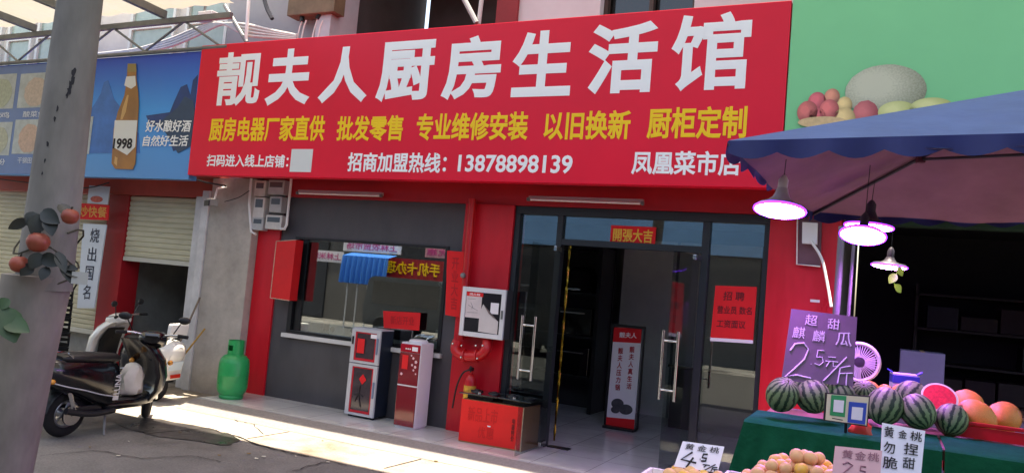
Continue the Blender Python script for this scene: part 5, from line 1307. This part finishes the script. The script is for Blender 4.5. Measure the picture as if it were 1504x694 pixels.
g = MB(); g.bx(c_.x-.27, c_.x+.5, c_.y-.07, c_.y-.05, zt+.006, zt+.025, .004); g.build('rim', mat('crate_red', (206, 22, 34), .4), t)
t = thing('goods_carton', dep(1328, 575, 5.0), 'small blue and white open box behind the watermelons', 'box')
c_ = dep(1328, 562, 5.0)
b = MB().box(c_, (.15, .12, .12), .2, .003).build('body', mat('box_pale', (190, 190, 214), .6), t)
MB().box(c_+Vector((0, -.006, .025)), (.153, .115, .05), .2, .002).build('blue_band', mat('box_blue', (40, 60, 170), .5), t)
for sg in (-1, 1): MB().box(c_+Vector((sg*.085, 0, .07)), (.035, .11, .004), .2, rot=Matrix.Rotation(-sg*.5, 3, 'Y')).build('flap', mat('box_blue', (40, 60, 170), .5), t)
# fan behind the board
t = thing('fan', dep(1264, 570, 4.95), 'white round fan half hidden behind the chalk price board', 'fan')
c_ = dep(1262, 531, 4.95); rF = .115; vd = (CAM-c_); vd.z = 0; Mv = vd.normalized().to_track_quat('Z', 'Y').to_matrix()
g = MB(); rs = []
for k in range(33):
    a = 2*PI*k/32; rs.append([c_+Mv @ Vector(((rF+.012*math.cos(b))*math.cos(a), (rF+.012*math.cos(b))*math.sin(a), .03*math.sin(b))) for b in [2*PI*j/8 for j in range(8)]])
g.rings(rs, False)
for k in range(40):
    a = 2*PI*k/40; g.tube([c_+Mv @ Vector((.035*math.cos(a), .035*math.sin(a), .035)), c_+Mv @ Vector((rF*math.cos(a), rF*math.sin(a), .02))], .0022, 4)
g.build('grille', mat('fan_white', (222, 222, 226), .4), t, True)
g = MB()
for k in range(3):
    a = 2*PI*k/3; rs = [[c_+Mv @ Vector((r_*math.cos(a+s*wd), r_*math.sin(a+s*wd), .004+s*.012+hh)) for s, hh in ((-1, 0), (1, 0), (1, .003), (-1, .003))] for r_, wd in ((.02, .4), (.06, .55), (.1, .4))]; g.rings(rs)
g.build('blade', mat('fan_blade', (200, 204, 214), .4), t, True)
MB().lathe([(.001, .04), (.03, .036), (.034, .0), (.034, -.06), (.001, -.07)], c_, 16, Mv).build('motor', mat('fan_motor', (60, 56, 66), .4), t, True)
g = MB(); g.tube([c_+Vector((0, .02, -.03)), c_+Vector((0, .03, -.28))], .014, 8); g.lathe([(.09, -.31), (.09, -.30), (.02, -.28)], c_+Vector((0, .03, 0)), 20); g.build('stand', mat('fan_white', (222, 222, 226), .4), t)
# chalk board
q = [dep(1163, 453, 4.42), dep(1259, 465, 4.42), dep(1253, 566, 4.35), dep(1148, 558, 4.35)]
t = thing('chalk_board', (q[2]+q[3])/2, 'dark chalk price board reading 2.5 with white handwriting above the melons', 'price board')
g = MB(); slab(g, q, .008); pn = g.build('panel', mat('board_slate', (116, 100, 116), .7, var=.15, scale=3), t)
M_chalk = mat('chalk', (226, 220, 232), .9)
g = MB()
for ch, u0, v0, u1, v1 in (('超', .22, .80, .40, .95), ('甜', .56, .78, .74, .93), ('麒', .06, .60, .24, .76), ('麟', .36, .58, .54, .74), ('瓜', .70, .56, .94, .76)): put(g, ch, sub(q, u0, v0, u1, v1), -.0 if False else .001, .001, off=.002)
strokes(g, q, [[(.06, .42), (.12, .52), (.24, .54), (.32, .46), (.28, .32), (.16, .18), (.04, .06), (.2, .09), (.40, .06)]], .0045, .002)
strokes(g, q, [[(.55, .46), (.46, .46), (.45, .36), (.53, .37), (.55, .30), (.50, .25), (.43, .27)], [(.38, .26), (.385, .255)], [(.62, .38), (.72, .38)], [(.58, .32), (.76, .32)], [(.64, .32), (.60, .24)], [(.69, .32), (.70, .25), (.77, .26)]], .003, .002)
strokes(g, q, [[(.58, .04), (.88, .40)], [(.94, .28), (.80, .24), (.78, .02)], [(.80, .16), (.98, .18)], [(.90, .17), (.90, .0)]], .0035, .002)
g.build('lettering', M_chalk, t)
# payment card stand
q = [dep(1213, 576, 3.95), dep(1278, 581, 3.95), dep(1274, 626, 3.93), dep(1210, 617, 3.93)]
t = thing('payment_stand', (q[2]+q[3])/2, 'payment card stand with a green and a blue panel before the watermelons', 'card stand')
g = MB(); slab(g, q, .01); g.build('frame', M_black, t)
g = MB(); sheet(g, sub(q, .03, .04, .97, .96), .001); g.build('card', mat('card_cream', (224, 212, 180), .5), t)
g = MB(); sheet(g, sub(q, .12, .22, .46, .94), .004); gp = g.build('green_panel', mat('pay_green', (30, 150, 90), .5), t)
g = MB(); sheet(g, sub(q, .53, .06, .93, .76), .004); bp_ = g.build('blue_panel', mat('pay_blue', (40, 76, 180), .5), t)
g = MB(); sheet(g, sub(q, .18, .36, .41, .78), .007); g.build('code_card', M_paper, gp)
g = MB(); sheet(g, sub(q, .60, .18, .85, .60), .007); g.build('code_card', M_paper, bp_)
g = MB(); strokes(g, q, [[(.18, .13), (.42, .11)]], .0022, .003); g.build('small_print', M_ink, t)
m_ = (q[2]+q[3])/2; g = MB(); g.tube([m_+Vector((0, .03, .02)), m_+Vector((0, .07, -.1))], .008, 6); g.build('leg', M_black, t)
# red bag below the stand
c_ = dep(1264, 634, 4.0); g = MB(); g.ball(c_, (.055, .03, .06), 14); 
for v in g.bm.verts: v.co += Vector((rr.uniform(-.008, .008), rr.uniform(-.004, .004), rr.uniform(-.01, .01)))
tag(g.build('plastic_bag', mat('bag_red', (206, 60, 36), .45), None, True), 'crumpled orange red plastic bag hanging below the payment card stand', 'bag')

# price cards and peaches
def card(q, label, name='price_card', m=None):
    t = thing(name, (q[2]+q[3])/2, label, 'price card', 'handwritten price cards among the peaches')
    g = MB(); slab(g, q, .003); g.build('card', m or mat('card_white', (232, 226, 240), .6, var=.02), t)
    a = (q[2]+q[3])/2; g = MB(); g.tube([a+Vector((0, .025, .0)), a+Vector((0, .03, -.16))], .004, 6); g.build('stick', mat('bamboo', (176, 136, 60), .5), t)
    return t
q = [dep(1003, 647, 3.05), dep(1064, 655, 3.05), dep(1054, 693, 3.0), dep(990, 684, 3.0)]
t = card(q, 'small white card priced 4.5 in black handwriting at the left peaches')
g = MB()
for i, ch in enumerate('黄金桃'): put(g, ch, sub(q, .1+i*.29, .70, .30+i*.30, .93), .003, .001, off=.002)
strokes(g, q, [[(.30, .62), (.10, .30), (.46, .24)], [(.36, .42), (.27, .02)], [(.66, .62), (.57, .61), (.56, .47), (.66, .47), (.66, .36), (.56, .34)], [(.52, .40), (.525, .40)]], .0035, .002)
strokes(g, q, [[(.62, .22), (.78, .22)], [(.70, .21), (.66, .12)], [(.70, .02), (.90, .28)], [(.96, .18), (.86, .16), (.84, 0)], [(.86, .10), (.98, .10)], [(.92, .1), (.92, -.01)]], .002, .002)
g.build('lettering', M_ink, t)
q = [dep(1296, 620, 3.1), dep(1359, 632, 3.1), dep(1352, 705, 3.05), dep(1292, 697, 3.05)]
t = card(q, 'tall white card with six large handwritten characters in front of the green cloth')
g = MB()
for ch, u0, v0, u1, v1 in (('黄', .05, .74, .27, .95), ('金', .38, .77, .58, .93), ('桃', .66, .76, .93, .95), ('勿', .05, .44, .32, .66), ('捏', .53, .47, .87, .70), ('脆', .05, .15, .40, .38), ('甜', .53, .20, .82, .42)): put(g, ch, sub(q, u0, v0, u1, v1), .005, .001, off=.002)
g.build('lettering', M_ink, t)
q = [dep(1227, 654, 3.0), dep(1296, 661, 3.0), dep(1292, 706, 2.95), dep(1222, 698, 2.95)]
t = card(q, 'pinkish cardboard card with faded brown handwriting behind the peaches', 'price_card', mat('card_pink', (206, 160, 168), .7, var=.06))
g = MB()
for i, ch in enumerate('黄金桃'): put(g, ch, sub(q, .16+i*.27, .62, .38+i*.28, .90), .002, .001, off=.002)
strokes(g, q, [[(.2, .42), (.3, .5), (.4, .42), (.3, .25), (.2, .1), (.42, .12)], [(.68, .42), (.58, .42), (.57, .28), (.68, .26), (.66, .12), (.55, .12)]], .003, .002)
g.build('lettering', mat('ink_mauve', (140, 92, 110), .7), t)
def peach_mat():
    m = bpy.data.materials.new('peach_skin'); m.use_nodes = True; tt = m.node_tree; b = tt.nodes['Principled BSDF']; b.inputs['Roughness'].default_value = .6; b.inputs['Sheen Weight'].default_value = .3
    oi = tt.nodes.new('ShaderNodeObjectInfo'); tc = tt.nodes.new('ShaderNodeTexCoord'); nz = tt.nodes.new('ShaderNodeTexNoise'); nz.inputs['Scale'].default_value = 1.1; tt.links.new(tc.outputs['Object'], nz.inputs[0])
    ad = tt.nodes.new('ShaderNodeMath'); ad.operation = 'ADD'; tt.links.new(oi.outputs['Random'], ad.inputs[0]); tt.links.new(nz.outputs[0], ad.inputs[1])
    rp = tt.nodes.new('ShaderNodeValToRGB'); e = rp.color_ramp.elements; e[0].position = .42; e[0].color = lin((230, 176, 64)); e[1].position = 1.0; e[1].color = lin((222, 168, 122))
    x = e.new(.65); x.color = lin((228, 176, 116))
    mr = tt.nodes.new('ShaderNodeMath'); mr.operation = 'MULTIPLY'; mr.inputs[1].default_value = .75; tt.links.new(ad.outputs[0], mr.inputs[0])
    tt.links.new(mr.outputs[0], rp.inputs[0]); tt.links.new(rp.outputs[0], b.inputs['Base Color']); return m
M_peach = peach_mat()
def peach0():
    g = MB(); rs = []
    for i in range(13):
        th = PI*i/12; ring = []
        for k in range(20):
            a = 2*PI*k/20; r = math.sin(th)*(1-.10*math.exp(-(((a+PI) % (2*PI)-PI)/.25)**2)); z = math.cos(th)*(.94-.16*math.exp(-(math.sin(th)/.28)**2)*(1 if th < 1.5 else -.3))
            ring.append(Vector((max(r, 1e-3)*math.cos(a), max(r, 1e-3)*math.sin(a), z)))
        rs.append(ring)
    g.rings(rs); return g.build('peach', M_peach, None, True, True)
pk = peach0(); first = True
def heap(cx, cy, z0, layers, label, group, rp_):
    global first
    for L, (nx_, ny_) in enumerate(layers):
        for i in range(nx_):
            for j in range(ny_):
                u = (i-(nx_-1)/2)*rp_*1.95+(rp_*.9 if j % 2 else 0); v = (j-(ny_-1)/2)*rp_*1.8
                if (u/(nx_*rp_+.001))**2+(v/(ny_*rp_*1.05+.001))**2 > 1.25: continue
                o = pk if first else pk.copy()
                if not first: col.objects.link(o)
                first = False
                r = rp_*rr.uniform(.9, 1.08)
                setup(o, Vector((cx+u+rr.uniform(-.006, .006), cy+v+rr.uniform(-.006, .006), z0+r+L*rp_*1.5)), label)
                o.scale = (r, r, r); o.rotation_euler = (rr.uniform(-.9, .9), rr.uniform(-.9, .9), rr.uniform(0, 6)); o['group'] = group; o['category'] = 'peach'
hc = dep(1180, 690, 3.25)
hc = hc - Vector((0, 0, .055))
heap(hc.x, hc.y, hc.z-.09, ((10, 7), (9, 6), (7, 5), (5, 4), (2, 2)), 'one of the small yellow pink peaches in the large heap by the pinkish card', 'peaches in the large heap', .029)
hc2 = dep(1018, 712, 2.95)
hc2 = hc2 - Vector((0, 0, .005))
heap(hc2.x, hc2.y, hc2.z-.03, ((6, 4), (4, 3)), 'one of the yellow peaches piled below the card priced 4.5', 'peaches below the 4.5 card', .027)
def tray(c_, wx, wy, z, label):
    t = thing('fruit_tray', Vector((c_.x, c_.y, z)), label, 'tray'); g = MB()
    g.bx(c_.x-wx, c_.x+wx, c_.y-wy, c_.y+wy, z-.012, z-.002); g.build('base', M_white, t)
    g = MB()
    for a in (-1, 1): g.bx(c_.x+a*wx-.006, c_.x+a*wx+.006, c_.y-wy, c_.y+wy, z-.001, z+.045); g.bx(c_.x-wx+.007, c_.x+wx-.007, c_.y+a*wy-.006, c_.y+a*wy+.006, z-.001, z+.045)
    g.build('rim', M_white, t)
    MB().bx(c_.x-wx*.9, c_.x+wx*.9, c_.y-wy*.9, c_.y+wy*.9, 1.024, max(1.03, z-.013)).build('box', mat('cardboard', (158, 116, 72), .8), t)
tray(hc, .34, .24, hc.z-.092, 'white tray on a carton holding the large heap of peaches')
tray(hc2, .2, .14, hc2.z-.032, 'white tray on a carton holding the peaches below the 4.5 card')

# ================================================================== across the street (seen in the glass)
OY = -6.5
def refl(px, py, Yo, glassY=8.5):
    p = at(px, py, 2*glassY-Yo); return Vector((p.x, Yo, p.z))
ob = thing('market_hall', (-6, OY-1, -.1), 'long market building across the street reflected in the shop glass', 'building')
g = MB(); g.bx(-45, 30, OY-1.4, OY-1.2, -.1, 7); g.build('wall', mat('far_wall', (92, 88, 84), .8, var=.2, scale=.6), ob)
MB().bx(-45, 30, OY-1.2, OY-1.1, 3.3, 4.3).build('fascia', mat('fascia_blue', (120, 168, 214), .5, var=.12, scale=.5), ob)
g = MB()
for k in range(12): g.bx(-40+k*5.5, -36.5+k*5.5, OY-1.19, OY-1.12, -.05, 2.9)
g.build('stall_front', mat('far_dark', (40, 40, 44), .7, var=.3, scale=1), ob)
def bannerY(px0, py0, px1, py1, m, txt, tm, label, Yo=-5.2, b=.02):
    a = refl(px0, py0, Yo); c_ = refl(px1, py1, Yo)
    x0, x1 = min(a.x, c_.x), max(a.x, c_.x); z0, z1 = min(a.z, c_.z), max(a.z, c_.z)
    g = MB(); g.bx(x0, x1, Yo-.03, Yo, z0, z1); o = tag(g.build('shop_banner', m), label, 'banner', 'banners across the street')
    q = [Vector((x1, Yo, z1)), Vector((x0, Yo, z1)), Vector((x0, Yo, z0)), Vector((x1, Yo, z0))]
    g = MB(); vv, ff = glyphs(txt, b)
    q2 = sub(q, .06, .2, .94, .85); vs_ = [g.bm.verts.new(bil(q2, v.x, v.y)+Vector((0, .004+.003*v.z, 0))) for v in vv]
    for f in ff:
        try: g.bm.faces.new([vs_[i] for i in f])
        except ValueError: pass
    g.build('lettering', tm, o)
M_pink = mat('pink_letter', (200, 60, 130), .6)
bannerY(505, 352, 588, 374, M_paper, '上林农贸市场', M_pink, 'white banner with pink lettering across the street, the longer upper one')
bannerY(455, 366, 503, 386, M_paper, '上林米粉', M_pink, 'white banner with pink lettering across the street, the shorter lower one')
bannerY(562, 377, 650, 414, mat('far_red', (160, 24, 34), .6), '手机卡办理', M_lettery, 'dark red banner with yellow lettering across the street')
bannerY(625, 362, 662, 380, mat('far_pink', (214, 150, 160), .6), '优惠', M_pink, 'pale pink banner across the street')
# blue awning cloth on poles
t = thing('blue_awning', refl(530, 520, -4.6), 'blue pleated awning on thin poles across the street', 'awning')
a, b = refl(503, 374, -4.6), refl(566, 420, -4.6); x0, x1 = sorted((a.x, b.x)); g = MB(); rows = []
for z, am, yy in ((a.z+.12, .02, -.5), (a.z, .04, 0), ((a.z+b.z)/2, .07, .05), (b.z, .09, .06)):
    rows.append([Vector((x0+(x1-x0)*k/60, -4.6+yy+am*math.sin(k*.9), z)) for k in range(61)])
g.rings(rows, False, False); g.build('cloth', mat('far_blue', (40, 120, 210), .5), t, True)
g = MB()
for k in range(4): x = x0+(x1-x0)*(.15+.22*k); g.tube([(x, -4.66, -.1), (x, -4.66, b.z)], .025, 6)
g.build('pole', M_white, t)
# parked white van and dark car opposite
def car(loc, rz, L, Wd, H, m, label, van):
    t = thing('parked_van' if van else 'parked_car', loc, label, 'van' if van else 'car', None, rz, True)
    hl = L/2
    prof = [(-hl, .35), (-hl, .9), (-hl+.1, H-.1), (-hl+.3, H), (hl*.35, H), (hl*.72, .98), (hl-.05, .85), (hl, .6), (hl, .35)] if van else [(-hl, .35), (-hl, .85), (-hl+.5, .95), (-hl+1.1, H), (hl*.1, H), (hl*.45, .92), (hl-.1, .75), (hl, .6), (hl, .35)]
    g = MB(); g.prism([(x, -Wd/2, z) for x, z in prof], (0, Wd, 0)); bmesh.ops.bevel(g.bm, geom=list(g.bm.edges), offset=.05, segments=2, affect='EDGES'); g.build('body', m, t, True)
    g = MB()
    for s in (-1, 1): g.bx(-hl+.35 if van else -hl+1.05, hl*.38 if van else hl*.2, s*Wd/2-.005, s*Wd/2+.005, 1.02, H-.15)
    g.build('window', M_blackgloss, t)
    for x in (-hl*.62, hl*.62):
        for s in (-1, 1): MB().lathe([(.001, -.1), (.3, -.1), (.33, -.06), (.33, .06), (.3, .1), (.001, .1)], (x, s*(Wd/2-.08), .33), 20, Matrix.Rotation(PI/2, 3, 'X')).build('wheel', M_rubber, t, True)
    for s in (-1, 1): MB().ball((hl-.03, s*Wd*.36, .68), (.06, .14, .08), 12).build('headlight', mat('lamp_clear', (220, 224, 228), .08), t, True)
car(Vector((-12.5, -3.6, -.1)), .1, 4.2, 1.7, 1.85, mat('van_grey', (58, 62, 68), .3, coat=.5), 'grey van parked across the street, seen only in reflection', True)
car(Vector((-7.6, -3.9, -.1)), .05, 4.3, 1.75, 1.45, mat('car_dark', (22, 24, 28), .25, coat=.8), 'dark car parked across the street, seen only in reflection', False)
for i, x in enumerate((-16, -9.5, -2.5, 3.5)):
    t = thing('street_tree', (x, -9.5, -.1), 'bushy tree behind the market building across the street', 'tree', 'trees behind the market building')
    MB().tube([(x, -9.5, -.1), (x+.1, -9.5, 2), (x-.1, -9.4, 5)], .16, 10, .08).build('trunk', mat('bark', (90, 74, 60), .9), t, True)
    g = MB(); r_ = random.Random(i)
    for k in range(900):
        a, b_, r1 = r_.uniform(0, 2*PI), r_.uniform(-1, 1), r_.random()**.4
        c_ = Vector((x+2.2*r1*math.cos(a)*math.sqrt(1-b_*b_), -9.5+1.8*r1*math.sin(a)*math.sqrt(1-b_*b_), 6.4+1.8*r1*b_))
        d1 = Vector((r_.uniform(-1, 1), r_.uniform(-1, 1), r_.uniform(-1, 1)))*.2; d2 = Vector((r_.uniform(-1, 1), r_.uniform(-1, 1), r_.uniform(-1, 1)))*.2
        g.face([c_-d1, c_+d2, c_+d1, c_-d2])
    g.build('crown', mat('tree_leaf', (74, 92, 48), .7, var=.3, scale=2), t)
# ---- litter and joints on the pavement -----------------------------------------
rr = random.Random(77)
g = MB()
for x in (-11.2, -9.4, -6.2, -4.4, -2.6): g.face([(x-.008, 6.6, -.0925), (x+.008, 6.6, -.0925), (x+.05, 8.4 if x < -8.1 else 7.22, -.0925), (x+.03, 8.4 if x < -8.1 else 7.22, -.0925)])
tag(g.build('pavement_joint', M_crack), kind='structure')
M_lit = mat('litter_pale', (190, 186, 170), .8); M_lit2 = mat('litter_leaf', (120, 96, 52), .8)
for k in range(16):
    p = gz(rr.uniform(70, 720), rr.uniform(630, 690), -.1); sz = rr.uniform(.012, .035)
    g = MB(); pts = [(p.x+sz*rr.uniform(.5, 1)*math.cos(a), p.y+sz*rr.uniform(.4, 1)*math.sin(a), -.089+rr.uniform(0, .006)) for a in (0, 1.2, 2.6, 3.6, 5)]
    g.prism(pts, (0, 0, .002)); tag(g.build('litter_scrap', M_lit if k % 2 else M_lit2), 'pale scrap of litter lying on the street' if k % 2 else 'brown leaf scrap lying on the street', 'litter', 'pale litter scraps' if k % 2 else 'brown leaf scraps')
